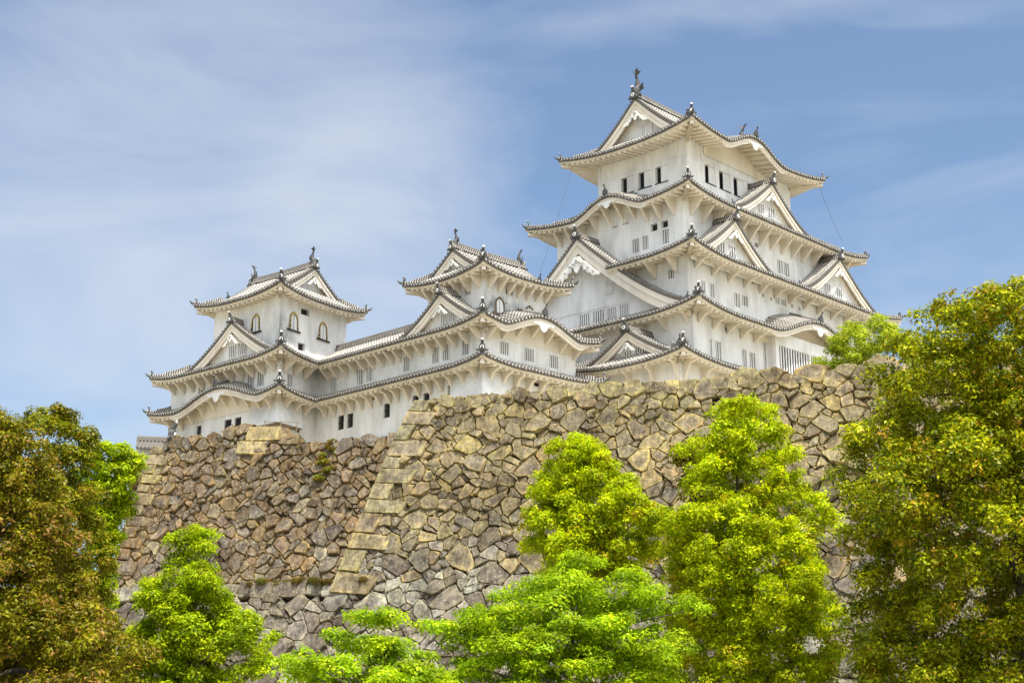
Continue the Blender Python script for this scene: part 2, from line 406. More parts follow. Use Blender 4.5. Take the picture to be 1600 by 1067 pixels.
    # brackets on the wall
    if brk:
        for nm, kind, frm, to, num, drop in brk:
            s = sd[nm]; Dw = over.get(nm, over.get('*', s.D))
            for k in range(num):
                c = frm + (to - frm) * (k / max(1, num - 1))
                x = (c - u0) if nm == 'S' else (w1 - c)
                b = kb(s, x); z = zed(s, x, 0) - .37 + .16 * Dw - .12
                if b > 0.02: z = zc - .3 + .16 * Dw + b * .75
                p = s.F.p(x, Dw, z)
                place('bracket', bracket(kind, Dw * .72, drop), p, s.F.ang(), bld)
    # hip ridges with end tiles
    for nm in ridges:
        s, at = {'SW': (sd['S'], 0), 'NW': (sd['W'], 0), 'SE': (sd['S'], 1)}[nm]
        pts = []
        for k in range(9):
            t = .03 + .97 * k / 8; xx_ = t * s.iA if at == 0 else s.L - t * s.iB; d = t * s.D
            pts.append(s.F.p(xx_, d, zed(s, xx_, d) + .02))
        dv = pts[-1] - pts[0]; dv.z = 0; dv.normalize(); sdv = Vector((dv.y, -dv.x, 0))
        r_ = MB(); r_.sweep(pts, sdv, .36, .30, 0); k2 = pts[3:]; r_.sweep([p + Vector((0, 0, .12)) for p in k2], sdv, .30, .34, 0)
        r_.tube([pts[0] + Vector((0, 0, .1)), pts[0] - dv * .28 + Vector((0, 0, .16)), pts[0] - dv * .46 + Vector((0, 0, .38))], [.12, .11, .05], 6, 1)
        rb = r_.build('hip_ridge', [M_RIDGE, M_DARK], roof)
        ang = math.atan2(dv.x, -dv.y) + math.pi   # -y faces outwards
        a = math.atan2(dv.y, dv.x) - math.pi / 2
        place('ridge_end_tile', ME_ONI, pts[0] + dv * .12 + Vector((0, 0, .12)), a, roof, 1.0 if nm == 'SW' else .62)
        if nm in steps: place('ridge_step_tile', ME_STEP, pts[3] + Vector((0, 0, .2)), a, roof, 1.0)
    # hip beam under each corner
    for nm, (s, at) in {'SW': (sd['S'], 0), 'NW': (sd['W'], 0), 'SE': (sd['S'], 1)}.items():
        if nm not in ridges: continue
        Dw = over.get('*', s.D); x = lambda d: d if at == 0 else s.L - d
        A = s.F.p(x(.22), .22, zed(s, x(.22), 0) - .42); B = s.F.p(x(Dw), Dw, zed(s, x(Dw), 0) - .38)
        dv = (B - A); dv.z = 0; dv.normalize(); hb = MB(); hb.sweep([A - Vector((0, 0, .34)), B - Vector((0, 0, .34))], Vector((dv.y, -dv.x, 0)), .34, .36); hb.build('hip_beam', M_TRIM, roof)
    # small ridge and end tile on every undulating gable
    for s in sd.values():
        for (xc, hw, H) in s.k:
            r_ = MB(); pts = [s.F.p(xc, d, zc + H + KS * d * min(1, H) + .03) for d in np.linspace(-.05, s.D, 5)]
            r_.sweep(pts, s.F.p(1, 0) - s.F.p(0, 0), .34, .34, 0); r_.build('gable_ridge', [M_RIDGE], roof)
            place('ridge_end_tile', ME_STEP, pts[0] + Vector((0, 0, .12)), s.F.ang(), roof, 1.05)
            # hanging ornament
            orn = MB(); og = s.F; c = s.F.p(xc, .06, zc + H - .62)
            ex = s.F.p(1, 0) - s.F.p(0, 0); ey = s.F.p(0, 1) - s.F.p(0, 0); sc_ = min(1.0, hw / 5)
            o_ = [(-1.3, .10), (-.8, .12), (-.4, .16), (.4, .16), (.8, .12), (1.3, .10), (1.1, -.12), (.7, -.06), (.42, -.22), (.3, -.5), (0, -.66), (-.3, -.5), (-.42, -.22), (-.7, -.06), (-1.1, -.12)]
            orn.prism([c + ex * (a * sc_) + Vector((0, 0, b * sc_)) for a, b in o_], ey * .10); orn.build('gable_pendant', M_WHITE, roof)
    return roof

def gable(bld, F, P0, dX, dY, zb, za, hw, Ln, wb=0.55, rec=0.8, wins=(), gs=1.0, both=False, ridge=True, onis=1.2, fish=0.0, ex_pow=1.32, dr=True, zfoot=None, rolls=True, wings=False, fish_back=0.0):
    """triangular gable roof: P0 the middle of its front, dX along the front, dY inwards"""
    G = F.sub(P0[0], P0[1], dX, dY); up = Vector((0, 0, 1)); X = G.p(1, 0) - G.p(0, 0); Y = G.p(0, 1) - G.p(0, 0)
    H = za - zb
    def pz(s): return zb + H * max(0.0, 1 - abs(s)) ** ex_pow
    def slope(s): return ex_pow * H * max(0.02, 1 - abs(s)) ** (ex_pow - 1) / hw
    N = 12; m = MB()
    for sg in (-1, 1):
        ss = [sg * k / N for k in range(N + 1)]
        acc = [0.0]
        for a, b in zip(ss[:-1], ss[1:]): acc.append(acc[-1] + math.hypot((b - a) * hw, pz(b) - pz(a)))
        for k in range(N):
            a, b = ss[k], ss[k + 1]
            q = [G.p(a * hw, 0, pz(a)), G.p(b * hw, 0, pz(b)), G.p(b * hw, Ln, pz(b)), G.p(a * hw, Ln, pz(a))]
            m.quad(q if sg < 0 else q[::-1], 0, ([(0, acc[k]), (0, acc[k + 1]), (9, acc[k + 1]), (9, acc[k])] if sg < 0 else [(9, acc[k]), (9, acc[k + 1]), (0, acc[k + 1]), (0, acc[k])]))
            for y in ((0, Ln) if both else (0,)):
                m.quad([G.p(a * hw, y, pz(a)), G.p(b * hw, y, pz(b)), G.p(b * hw, y, pz(b) - .15), G.p(a * hw, y, pz(a) - .15)], 2)
            m.quad([G.p(a * hw, 0, pz(a) - .15), G.p(b * hw, 0, pz(b) - .15), G.p(b * hw, .9, pz(b) - .15), G.p(a * hw, .9, pz(a) - .15)], 2)
        if rolls:
            nc = max(1, int(Ln / PITCH))
            for c in range(nc):
                y = (c + .5) * Ln / nc
                roll_column(m, [G.p(s * hw, y, pz(s)) + up * .01 for s in ss], Y, (up + X * sg * slope(.5)).normalized(), .108)
        # discs along the verge
        for y, sgn in (((0, -1), (Ln, 1)) if both else ((0, -1),)):
            tot = acc[-1]; nd_ = int(tot / .36)
            for k in range(nd_):
                l = (k + .5) * tot / nd_; j = max(i for i in range(N + 1) if acc[i] <= l); j = min(j, N - 1)
                t = (l - acc[j]) / (acc[j + 1] - acc[j]); s = ss[j] + (ss[j + 1] - ss[j]) * t
                sl_ = slope(s); c = G.p(s * hw, y, pz(s) + .02) + Y * sgn * .04
                disc(m, c, X, up, .155, Y * sgn, 2, 8)
                roll_column(m, [c, c - Y * sgn * .55], (X - up * sg * sl_).normalized(), (up + X * sg * sl_).normalized(), .12, .05)
    roof = m.build('gable_roof', [M_FLAT, M_ROLL, M_END, M_WHITE], bld)
    # gable front: board, mouldings, inner wall, windows, pendant
    def front(Gf):
        Xf = Gf.p(1, 0) - Gf.p(0, 0); Yf = Gf.p(0, 1) - Gf.p(0, 0)
        b = MB(); nn = 16
        def vo(s, w): return w * min(1.75, math.sqrt(1 + slope(s) ** 2))
        for sg in (-1, 1):
            for k in range(nn):
                a, c = sg * k / nn * .985, sg * (k + 1) / nn * .985
                for (y0, y1, o0, o1) in ((.05, .30, .15, .15 + wb * .42), (.14, .34, .15 + wb * .42, .15 + wb)):
                    g = lambda s, y, o: Gf.p(s * hw, y, pz(s) - vo(s, o * (1 + .25 * abs(s))))
                    q = [g(a, y0, o0), g(c, y0, o0), g(c, y0, o1), g(a, y0, o1)]; b.quad(q if sg > 0 else q[::-1])
                    b.quad([g(a, y0, o1), g(c, y0, o1), g(c, y1, o1), g(a, y1, o1)]); b.quad([g(a, y1, o0), g(c, y1, o0), g(c, y1, o1), g(a, y1, o1)])
                g = lambda s, y, o: Gf.p(s * hw, y, pz(s) - vo(s, o))
                b.quad([g(a, .3, .22), g(c, .3, .22), g(c, rec, .22), g(a, rec, .22)])
                # inner moulding
                g2 = lambda s, y, o: Gf.p(s * hw, y, pz(s) - vo(s, o))
                o1 = .22 + wb * .95
                q = [g2(a, rec - .14, .2), g2(c, rec - .14, .2), g2(c, rec - .14, o1), g2(a, rec - .14, o1)]; b.quad(q)
                b.quad([g2(a, rec - .14, o1), g2(c, rec - .14, o1), g2(c, rec + .02, o1), g2(a, rec + .02, o1)])
            e = .985 * sg; g = lambda y, o: Gf.p(e * hw, y, pz(e) - o)
            b.quad([g(.05, .15), g(.34, .15), g(.34, .15 + wb * 1.3), g(.05, .15 + wb * 1.3)])
        b.build('bargeboard', M_TRIM, roof)
        w = MB(); zf = zb - 1.0 if zfoot is None else zfoot
        for k in range(-nn, nn):
            a, c = k / nn, (k + 1) / nn
            w.quad([Gf.p(a * hw, rec, zf), Gf.p(c * hw, rec, zf), Gf.p(c * hw, rec, max(zf, pz(c) - .2)), Gf.p(a * hw, rec, max(zf, pz(a) - .2))])
        w.build('gable_wall', M_PLASTER, roof)
        for (x0, x1, z0, z1, nb) in wins:
            wn = MB(); wn.box(Gf, x0 - .07, x1 + .07, rec - .10, rec + .02, z1, z1 + .09); wn.box(Gf, x0 - .07, x1 + .07, rec - .10, rec + .02, z0 - .09, z0)
            wn.box(Gf, x0 - .08, x0, rec - .097, rec + .02, z0, z1); wn.box(Gf, x1, x1 + .08, rec - .097, rec + .02, z0, z1)
            wn.box(Gf, x0, x1, rec - .02, rec + .015, z0, z1, 1); wo = wn.build('gable_window', [M_PLASTER, M_SHADE if nb else M_PLASTER], bld)
            if nb:
                l = MB(); bw = (x1 - x0) / (2 * nb + 1)
                for k in range(nb): l.box(Gf, x0 + bw * (2 * k + 1), x0 + bw * (2 * k + 2), rec - .09, rec - .03, z0, z1)
                l.build('window_bars', M_PLASTER, wo)
        g_ = MB(); zc_ = za - .15 - wb * 1.95 - .28 * gs
        core = [(-.20, .30), (.20, .30), (.34, .12), (.46, -.05), (.40, -.28), (.24, -.34), (.14, -.58), (0, -.70), (-.14, -.58), (-.24, -.34), (-.40, -.28), (-.46, -.05), (-.34, .12)]
        P = lambda x, z: Gf.p(x * gs, 0, zc_ + z * gs)
        ks = 1.35 if wings else 1.0
        g_.prism([P(x * ks, z * ks) - Yf * .06 for x, z in core], Yf * .14)
        g_.prism([P(.16 * math.cos(k * math.pi / 4), .02 + .16 * math.sin(k * math.pi / 4)) - Yf * .12 for k in range(8)], Yf * .08, 1)
        for sg in (-1, 1):
            wing = [(.30, .10), (.7, -.20), (1.15, -.62), (1.55, -.92), (1.40, -1.02), (1.12, -.92), (.92, -.96), (.78, -.70), (.56, -.62), (.50, -.36), (.36, -.26)]
            if wings: wing = [(.30, .16), (.8, -.06), (1.3, -.52), (1.9, -1.05), (2.35, -1.38), (2.2, -1.52), (1.86, -1.40), (1.6, -1.48), (1.36, -1.16), (1.05, -1.12), (.92, -.82), (.62, -.76), (.54, -.42), (.36, -.30)]
            q = [P(sg * x, z) for x, z in wing]; g_.prism(q if sg > 0 else q[::-1], Yf * .09)
            if wings:
                for (cx, cz, rr) in ((.62, -.36, .20), (1.12, -.80, .19), (1.66, -1.22, .17), (.28, -.2, .17)):
                    pth = [P(sg * (cx + rr * (1 - .16 * k) * math.cos(k * .8)), cz + rr * (1 - .16 * k) * math.sin(k * .8)) - Yf * .08 for k in range(7)]
                    g_.tube(pth, .04, 5, 1)
        g_.build('gable_pendant', [M_WHITE, M_CARVE], roof)
    front(G)
    if both: front(F.sub(P0[0] + dY[0] * Ln, P0[1] + dY[1] * Ln, (-dX[0], -dX[1]), (-dY[0], -dY[1])))
    # ridges
    r_ = MB()
    if ridge:
        pts = [G.p(0, y, za - .02 + .10 * ((2 * y / Ln - 1) ** 2 if both else 0)) for y in np.linspace(-.12, Ln + (.12 if both else 0), 9)]
        hh = .55 if Ln > 5 and (hw > 2.2) else .45
        r_.sweep(pts, X, .46, hh, 0); r_.sweep([p + up * (hh - .06) for p in pts], X, .24, .17, 0)
        r_.sweep([p + up * .0 for p in pts], X, .62, .22, 0)
    if dr:
        for yy in ((.72, Ln - .72) if both else (.72,)):
            for sg in (-1, 1):
                pts = [G.p(sg * s * hw, yy, pz(s)) for s in np.linspace(.05, .93, 10)]
                r_.sweep(pts, Y, .30, .26, 0)
                p = pts[-1]; place('ridge_end_tile', ME_STEP, p + up * .05, G.ang() + sg * math.pi / 2, roof, .8)
    if r_.f: r_.build('ridge', [M_RIDGE], roof)
    a = G.ang()
    if ridge:
        place('ridge_end_tile', ME_ONI, G.p(0, -.12, za - .12), a, roof, onis)
        if both: place('ridge_end_tile', ME_ONI, G.p(0, Ln + .12, za - .12), a + math.pi, roof, onis)
    if fish:
        place('roof_fish', ME_FISH, G.p(0, .38, za + .42), a, roof, fish)
        if both: place('roof_fish', ME_FISH, G.p(0, Ln - .38, za + .42), a + math.pi, roof, fish_back or fish)
    return roof

# ------------------------------------------------------------------ walls with real window openings
def wall(bld, F, side, plane, c0, c1, z0, z1, holes=(), m=M_PLASTER, stain=None, name='wall'):
    """S walls run along u at w=plane, W walls along w at u=plane (outside is towards -w / -u)"""
    W = F.sub(0, plane, (1, 0), (0, 1)) if side == 'S' else F.sub(plane, 0, (0, -1), (1, 0))
    sg = 1 if side == 'S' else -1
    hs = []
    for h in holes:
        a, b = sorted((sg * h[0], sg * h[1])); hs.append((a, b, h[2], h[3], h[4], h[5] if len(h) > 5 else 3))
    x0, x1 = sorted((sg * c0, sg * c1))
    xs = sorted({x0, x1, *[v for h in hs for v in h[:2]]}); zs = sorted({z0, z1, *[v for h in hs for v in h[2:4]]})
    if stain:
        xs = sorted(set(xs) | set(np.linspace(x0, x1, 16))); zs = sorted(set(zs) | set(np.linspace(z0, z1, 14)))
    b = MB(); st = []
    for xa, xb in zip(xs[:-1], xs[1:]):
        for za, zb in zip(zs[:-1], zs[1:]):
            cx, cz = (xa + xb) / 2, (za + zb) / 2
            if any(h[0] < cx < h[1] and h[2] < cz < h[3] for h in hs): continue
            b.quad([W.p(xa, 0, za), W.p(xb, 0, za), W.p(xb, 0, zb), W.p(xa, 0, zb)])
            if stain: st += [stain(sg * q, z) for q, z in ((xa, za), (xb, za), (xb, zb), (xa, zb))]
    ob = b.build(name, m, bld)
    if stain:
        a = ob.data.attributes.new('stain', 'FLOAT', 'POINT'); a.data.foreach_set('value', st)
    for (xa, xb, za, zb, kind, nb) in hs:
        dp = .34; r = MB()
        for q in (([xa, 0, za], [xa, dp, za], [xa, dp, zb], [xa, 0, zb]), ([xb, 0, za], [xb, 0, zb], [xb, dp, zb], [xb, dp, za]),
                  ([xa, 0, za], [xb, 0, za], [xb, dp, za], [xa, dp, za]), ([xa, 0, zb], [xa, dp, zb], [xb, dp, zb], [xb, 0, zb])):
            r.quad([W.p(*t) for t in q], 0)
        dark = kind in ('shutter', 'barred')
        r.quad([W.p(xa, dp, za), W.p(xb, dp, za), W.p(xb, dp, zb), W.p(xa, dp, zb)], 1)
        wo = r.build('window', [M_PLASTER, M_IN if dark else M_SHADE], bld)
        if kind in ('bars', 'barred') and nb:
            l = MB(); bw = (xb - xa) / (2 * nb + 1) * (.80 if kind == 'bars' else .7); gap = (xb - xa - nb * bw) / (nb + 1)
            for k in range(nb): l.box(W, xa + gap * (k + 1) + bw * k, xa + (gap + bw) * (k + 1), .05, .11, za, zb)
            if kind == 'barred': l.box(W, xa, xb, .10, .15, (za + zb) / 2 - .05, (za + zb) / 2 + .05)
            l.build('window_bars', M_PLASTER if kind == 'bars' else M_BLACK, wo)
        if kind == 'shutter':
            l = MB(); f = .42; xo, xs_ = xa + (xb - xa) * f, xb
            l.box(W, xo, xs_, .08, .14, za + .02, zb - .02); l.build('shutter', M_PLASTER, wo)
            s_ = MB(); s_.box(W, xa - .05, xb + .05, -.05, .2, za - .09, za - .0); s_.build('sill', M_BLACK, wo)
    return ob
def wallbox(bld, F, u0, u1, w0, w1, z0, z1, S=(), Wh=(), m=M_PLASTER, mS=None, mW=None, sS=None, sW=None):
    wall(bld, F, 'S', w0, u0, u1, z0, z1, S, mS or m, sS); wall(bld, F, 'W', u0, w0, w1, z0, z1, Wh, mW or m, sW)
    b = MB(); b.quad([F.p(u0, w1, z0), F.p(u0, w1, z1), F.p(u1, w1, z1), F.p(u1, w1, z0)]); b.quad([F.p(u1, w0, z0), F.p(u1, w1, z0), F.p(u1, w1, z1), F.p(u1, w0, z1)])
    b.build('wall', m, bld)
def belts(bld, F, items):
    b = MB()
    for side, plane, c0, c1, z, h, t in items:
        if side == 'S': b.box(F, c0, c1, plane - t, plane + .03, z, z + h)
        else: b.box(F, plane - t, plane + .03, c0, c1, z, z + h)
    b.build('wall_battens', M_PLASTER, bld)
def arched(bld, F, side, plane, c, w, z0, z1, frame, studs):
    W = F.sub(0, plane, (1, 0), (0, 1)) if side == 'S' else F.sub(plane, 0, (0, -1), (1, 0))
    x = c if side == 'S' else -c; h = z1 - z0
    prof = [(-.56, 0), (-.50, .35), (-.47, .62), (-.36, .82), (-.16, .93), (0, 1.0), (.16, .93), (.36, .82), (.47, .62), (.50, .35), (.56, 0)]
    inner = [(a * .74, b * .88) for a, b in prof]
    b = MB(); O = [W.p(x + a * w, -.07, z0 + q * h) for a, q in prof]; I = [W.p(x + a * w, -.07, z0 + q * h) for a, q in inner]
    Ib = [W.p(x + a * w, .0, z0 + q * h) for a, q in inner]; Ob = [W.p(x + a * w, .0, z0 + q * h) for a, q in prof]
    for k in range(len(prof) - 1):
        b.quad([O[k], O[k + 1], I[k + 1], I[k]]); b.quad([I[k], I[k + 1], Ib[k + 1], Ib[k]]); b.quad([Ob[k], Ob[k + 1], O[k + 1], O[k]])
    b.box(W, x - w * .74, x + w * .74, -.14, .01, z0 - .13, z0)
    wo = b.build('arched_window', frame, bld)
    p = MB(); p.quad([W.p(x + a * w, -.018, z0 + q * h) for a, q in inner]); p.box(W, x - .02, x + .02, -.035, -.015, z0, z0 + h * .84, 1); p.box(W, x - w * .36, x - w * .30, -.033, -.015, z0, z0 + h * .6, 1)
    p.build('window_panel', [M_PLASTER, M_SHADE], wo)
    if studs:
        s = MB()
        for k in range(len(prof) - 1):
            for t in (.25, .8):
                a = (prof[k][0] + (prof[k + 1][0] - prof[k][0]) * t) * .87 * w; q = (prof[k][1] + (prof[k + 1][1] - prof[k][1]) * t) * .94 * h
                s.box(W, x + a - .06, x + a + .06, -.10, -.065, z0 + q - .06, z0 + q + .06)
        s.build('gilt_studs', M_GOLD, wo)
def flare(bld, F, u, w, lu, lw, ztop, zbot, out_):
    """stone-drop bay: the corner of the wall flares outwards below the eaves"""
    b = MB(); T = .03
    p = F.p
    top = [(u - T, w + lw), (u - T, w - T), (u + lu, w - T)]; bot = [(u - out_, w + lw - .4), (u - out_, w - out_), (u + lu - .4, w - out_)]
    inn = [(u, w + lw - .4), (u, w), (u + lu - .4, w)]
    zt2 = [ztop, ztop, ztop]
    for k in range(2):
        b.quad([p(*bot[k], zbot), p(*bot[k + 1], zbot), p(*top[k + 1], ztop), p(*top[k], ztop)][::1])
        b.quad([p(*bot[k], zbot), p(*bot[k + 1], zbot), p(*bot[k + 1], zbot - .16), p(*bot[k], zbot - .16)])
        b.quad([p(*bot[k], zbot - .16), p(*bot[k + 1], zbot - .16), p(*inn[k + 1], zbot - .30), p(*inn[k], zbot - .30)], 1)
    b.quad([p(*top[0], ztop), p(*bot[0], zbot), p(*bot[0], zbot - .16), p(*inn[0], zbot - .16)]); b.quad([p(*top[2], ztop), p(*inn[2], zbot - .16), p(*bot[2], zbot - .16), p(*bot[2], zbot)])
    b.build('flared_bay', [M_PLASTER, M_WOOD], bld)
# ------------------------------------------------------------------ main keep
def kp(u, w, z): return KF.p(u, w, z)
K = thing('castle_keep', kp(15, 10, 23), 'tall white five-tiered castle keep with grey tiled roofs, highest building on the stone walls', 'castle keep')
wallbox(K, KF, 5.0, 22.0, 3.7, 14.2, 45.5, 52.6,
        S=[(7.7, 9.35, 48.65, 50.4, 'shutter'), (9.95, 11.7, 48.65, 50.4, 'shutter'), (12.25, 14.0, 48.65, 50.4, 'shutter'), (14.6, 16.3, 48.65, 50.4, 'shutter')],
        Wh=[(9.9, 11.4, 48.6, 50.2, 'shutter'), (7.85, 9.35, 48.6, 50.2, 'shutter'), (5.95, 7.35, 48.6, 50.2, 'shutter')])
belts(K, KF, [('S', 3.7, 4.95, 22.0, 50.5, .14, .04), ('W', 5.0, 3.65, 14.2, 50.5, .14, .04)] + [('S', 3.7, 5.0 + 2.1 * k, 5.22 + 2.1 * k, 50.64, 1.9, .035) for k in range(8)] + [('W', 5.0, 3.66 + 2.05 * k, 3.88 + 2.05 * k, 50.64, 1.9, .035) for k in range(6)])
wallbox(K, KF, 2.4, 29.0, 2.4, 17.2, 40.0, 46.2,
        S=[(17.1, 18.0, 41.75, 43.1, 'bars', 2), (18.2, 19.1, 41.75, 43.1, 'bars', 2), (13.4, 14.0, 43.45, 43.9, 'vent'), (13.9, 15.4, 45.0, 45.7, 'bars', 3)],
        Wh=[(7.4, 8.15, 41.45, 42.75, 'bars', 3), (6.35, 7.0, 41.5, 42.8, 'bars', 3), (4.1, 4.75, 41.55, 42.85, 'bars', 2), (4.12, 4.85, 43.05, 43.7, 'vent'), (5.3, 6.05, 43.0, 43.7, 'vent'), (9.8, 10.4, 44.35, 45.3, 'bars', 2), (8.5, 9.2, 44.4, 45.4, 'bars', 3)])
wallbox(K, KF, 1.2, 32.5, 1.2, 20.5, 34.3, 40.4,
        S=[(3.0, 3.6, 36.5, 37.6, 'bars', 2), (4.25, 4.9, 36.4, 37.65, 'bars', 2), (7.95, 8.8, 36.35, 37.6, 'bars', 2), (9.15, 10.0, 36.7, 37.6, 'bars', 2), (12.42, 12.7, 38.14, 38.46, 'vent'), (13.7, 14.02, 38.1, 38.43, 'vent'),
           (14.5, 15.2, 38.0, 38.65, 'bars', 2), (15.45, 16.35, 38.05, 38.62, 'bars', 3), (17.15, 17.5, 38.15, 38.46, 'vent'), (18.45, 18.8, 38.15, 38.45, 'vent'), (10.2, 11.2, 39.1, 39.6, 'vent'), (19.6, 20.6, 39.1, 39.6, 'vent')],
        Wh=[(2.75, 3.35, 37.75, 38.6, 'bars', 2)])
wallbox(K, KF, 0.0, 34.0, 0.0, 22.0, 22.6, 34.6,
        S=[(2.25, 2.55, 30.45, 32.05, 'bars', 1), (3.1, 3.9, 30.4, 32.05, 'bars', 2), (7.0, 7.65, 30.4, 32.05, 'bars', 2), (8.15, 9.0, 30.4, 32.0, 'bars', 2), (10.3, 10.75, 30.2, 33.3, 'bars', 1), (4.6, 5.6, 33.15, 33.65, 'vent')],
        Wh=[(4.6, 5.8, 27.6, 28.4, 'vent')])
# projecting lattice bay below the undulating gable
bb = Fr(KF.o, KF.ex, KF.ey)
wall(K, KF, 'S', -0.9, 10.95, 22.6, 22.6, 34.3, [(11.5, 16.4, 29.8, 33.1, 'bars', 11), (16.7, 21.6, 29.8, 33.1, 'bars', 11), (11.5, 16.4, 26.6, 29.6, 'bars', 11), (16.7, 21.6, 26.6, 29.6, 'bars', 11)], name='lattice_bay')
b = MB(); b.quad([KF.p(10.95, -.9, 22.6), KF.p(10.95, -.9, 34.3), KF.p(10.95, .05, 34.3), KF.p(10.95, .05, 22.6)]); b.build('lattice_bay', M_PLASTER, K); b = MB(); b.quad([KF.p(22.6, -.9, 22.6), KF.p(22.6, .05, 22.6), KF.p(22.6, .05, 34.3), KF.p(22.6, -.9, 34.3)]); b.build('lattice_bay', M_PLASTER, K)

# tier 5 with the ridge
skirt(K, KF, 52.88, .85, (2.4, 24.5, 1.1, 17.0), (4.7, 22.2, 4.2, 13.9), 53.5, kara=[('S', 12.4, 4.9, 1.6)], over={'*': 2.55}, X=8, KS=.22)
gable(K, KF, (4.35, 9.05), (0, -1), (1, 0), 53.35, 57.5, 4.95, 18.2, wb=.62, rec=1.0, gs=.95, both=True, onis=1.3, fish=1.15, ex_pow=1.2, wins=[(-.9, .0, 53.9, 54.9, 0), (.3, 1.2, 53.9, 54.9, 0)])
# tier 4
skirt(K, KF, 46.12, .75, (0.5, 30.9, 0.4, 19.6), (5.0, 22.0, 3.7, 14.2), 47.5, kara=[('W', 9.6, 4.3, 1.45)], over={'*': 2.0}, X=7, KS=.26,
      brk=[('W', 'tri', 3.4, 16.6, 10, 1.5), ('S', 'tri', 3.4, 28.6, 15, 1.5)])
gable(K, KF, (15.0, 1.2), (1, 0), (0, 1), 46.1, 49.9, 6.0, 2.55, wb=.5, rec=.75, gs=.72, onis=1.2, wins=[(-1.5, -.65, 46.7, 47.7, 2), (.25, 1.1, 46.7, 47.7, 2)], fish=0)
# tier 3
skirt(K, KF, 40.24, .75, (-0.95, 34.6, -0.9, 22.4), (2.4, 29.0, 2.4, 17.2), 41.0, over={'*': 2.05}, X=7, trim={'W': (-0.9, 8.6)}, ridges=('SW', 'SE'),
      brk=[('S', 'arm', 2.2, 31.5, 13, 1.0), ('W', 'tri', 2.4, 7.0, 3, 1.3)])
gable(K, KF, (6.9, 0.0), (1, 0), (0, 1), 40.0, 43.9, 5.9, 2.5, wb=.5, rec=.75, gs=.72, onis=1.2, wins=[(-1.9, -1.0, 40.6, 41.6, 2), (-.2, .7, 40.6, 41.6, 2)])
gable(K, KF, (24.6, 0.0), (1, 0), (0, 1), 40.0, 44.4, 6.9, 2.5, wb=.5, rec=.75, gs=.72, onis=1.2, wins=[(-2.0, -1.1, 40.6, 41.6, 2), (.1, 1.0, 40.6, 41.6, 2)])
# big gable over the left face
gable(K, KF, (-0.6, 12.2), (0, -1), (1, 0), 34.9, 43.2, 12.4, 3.2, wb=.95, rec=1.15, gs=1.15, onis=1.3, ex_pow=1.36, wings=True, zfoot=34.0,
      wins=[(-.65, .45, 35.0, 36.25, 4), (.95, 2.15, 35.0, 36.25, 4), (2.6, 3.6, 35.0, 36.25, 4), (4.0, 4.95, 35.0, 36.25, 4), (2.3, 3.1, 37.6, 38.3, 0)])
belts(K, KF, [('W', .55, 4.0, 19.0, 36.45, .14, .06)])
# tier 2
skirt(K, KF, 34.8, .75, (-1.8, 36.0, -2.0, 24.0), (1.2, 32.5, 1.2, 20.5), 35.5, kara=[('S', 16.9, 7.4, 1.9)], over={'*': 1.9}, X=7, KS=.40,
      brk=[('S', 'arm', .7, 8.9, 5, .95), ('W', 'arm', .5, 7.5, 4, 1.2)])
# tier 1, lower roof running round the left corner
skirt(K, KF, 29.95, .65, (-4.4, 18.0, -2.2, 10.4), (-2.9, 18.0, 0.0, 9.0), 30.4, over={'*': 1.7}, X=7, ridges=('SW', 'NW'), nolift='Sb', brk=[('S', 'arm', -2.2, 10.5, 6, 1.7), ('W', 'arm', -.3, 7.0, 4, 1.7)])
gable(K, KF, (-3.5, 4.4), (0, -1), (1, 0), 29.85, 32.5, 5.1, 3.6, wb=.5, rec=.7, gs=.6, onis=1.15, wins=[(-.65, .0, 30.15, 30.85, 2), (.5, 1.4, 30.15, 31.0, 3)])
wall(K, KF, 'S', -.5, -2.7, 18, 22.6, 29.9, [(-.7, .1, 27.4, 28.0, 'vent')]); wall(K, KF, 'W', -2.7, -.5, 8.7, 22.6, 29.9)
b = MB(); b.quad([KF.p(-2.7, 8.7, 22.6), KF.p(-2.7, 8.7, 29.9), KF.p(0, 8.7, 29.9), KF.p(0, 8.7, 22.6)]); b.build('wall', M_PLASTER, K)

# ------------------------------------------------------------------ west small keep (nearer tower) and the gallery beside it, one frame
def dirn(v): v = Vector(v).normalized(); return v
ew = dirn((.035, .9994)); eu = Vector((ew.y, -ew.x))
NF = KF.sub(-17.7, 7.1, (eu.x, eu.y), (ew.x, ew.y))
N = thing('castle_tower', NF.p(5, 5, 23), 'white three-tiered small keep standing right beside the tall keep, above the wall corner', 'castle tower', 'small keeps beside the tall keep')
def stN(u, z): return max(0.0, min(1, 1.35 - .20 * abs(u - 3.2) - .45 * abs(z - 33.0)))
wallbox(N, NF, 1.6, 8.8, 1.6, 8.4, 30.8, 35.8, S=[(4.0, 4.85, 34.35, 34.9, 'vent')], Wh=[(3.2, 3.9, 34.15, 35.1, 'bars', 3)], mS=M_STAINED, sS=stN)
arched(N, NF, 'S', 1.6, 3.3, 1.1, 32.55, 33.95, M_WOOD, False); arched(N, NF, 'S', 1.6, 6.7, 1.05, 32.55, 33.9, M_WOOD, False)
wallbox(N, NF, .2, 10.7, .2, 10.4, 27.2, 31.0, S=[(2.0, 2.95, 28.75, 29.8, 'bars', 4), (4.75, 5.8, 28.7, 29.75, 'bars', 4), (7.6, 8.6, 28.6, 29.65, 'bars', 4), (4.7, 5.75, 30.6, 30.9, 'vent'), (6.25, 7.3, 30.6, 30.9, 'vent')],
        Wh=[(1.8, 2.6, 28.7, 30.0, 'bars', 3), (4.1, 4.9, 28.65, 29.95, 'bars', 3), (5.35, 6.15, 28.65, 29.95, 'bars', 3), (8.95, 9.7, 28.6, 29.85, 'bars', 3)])
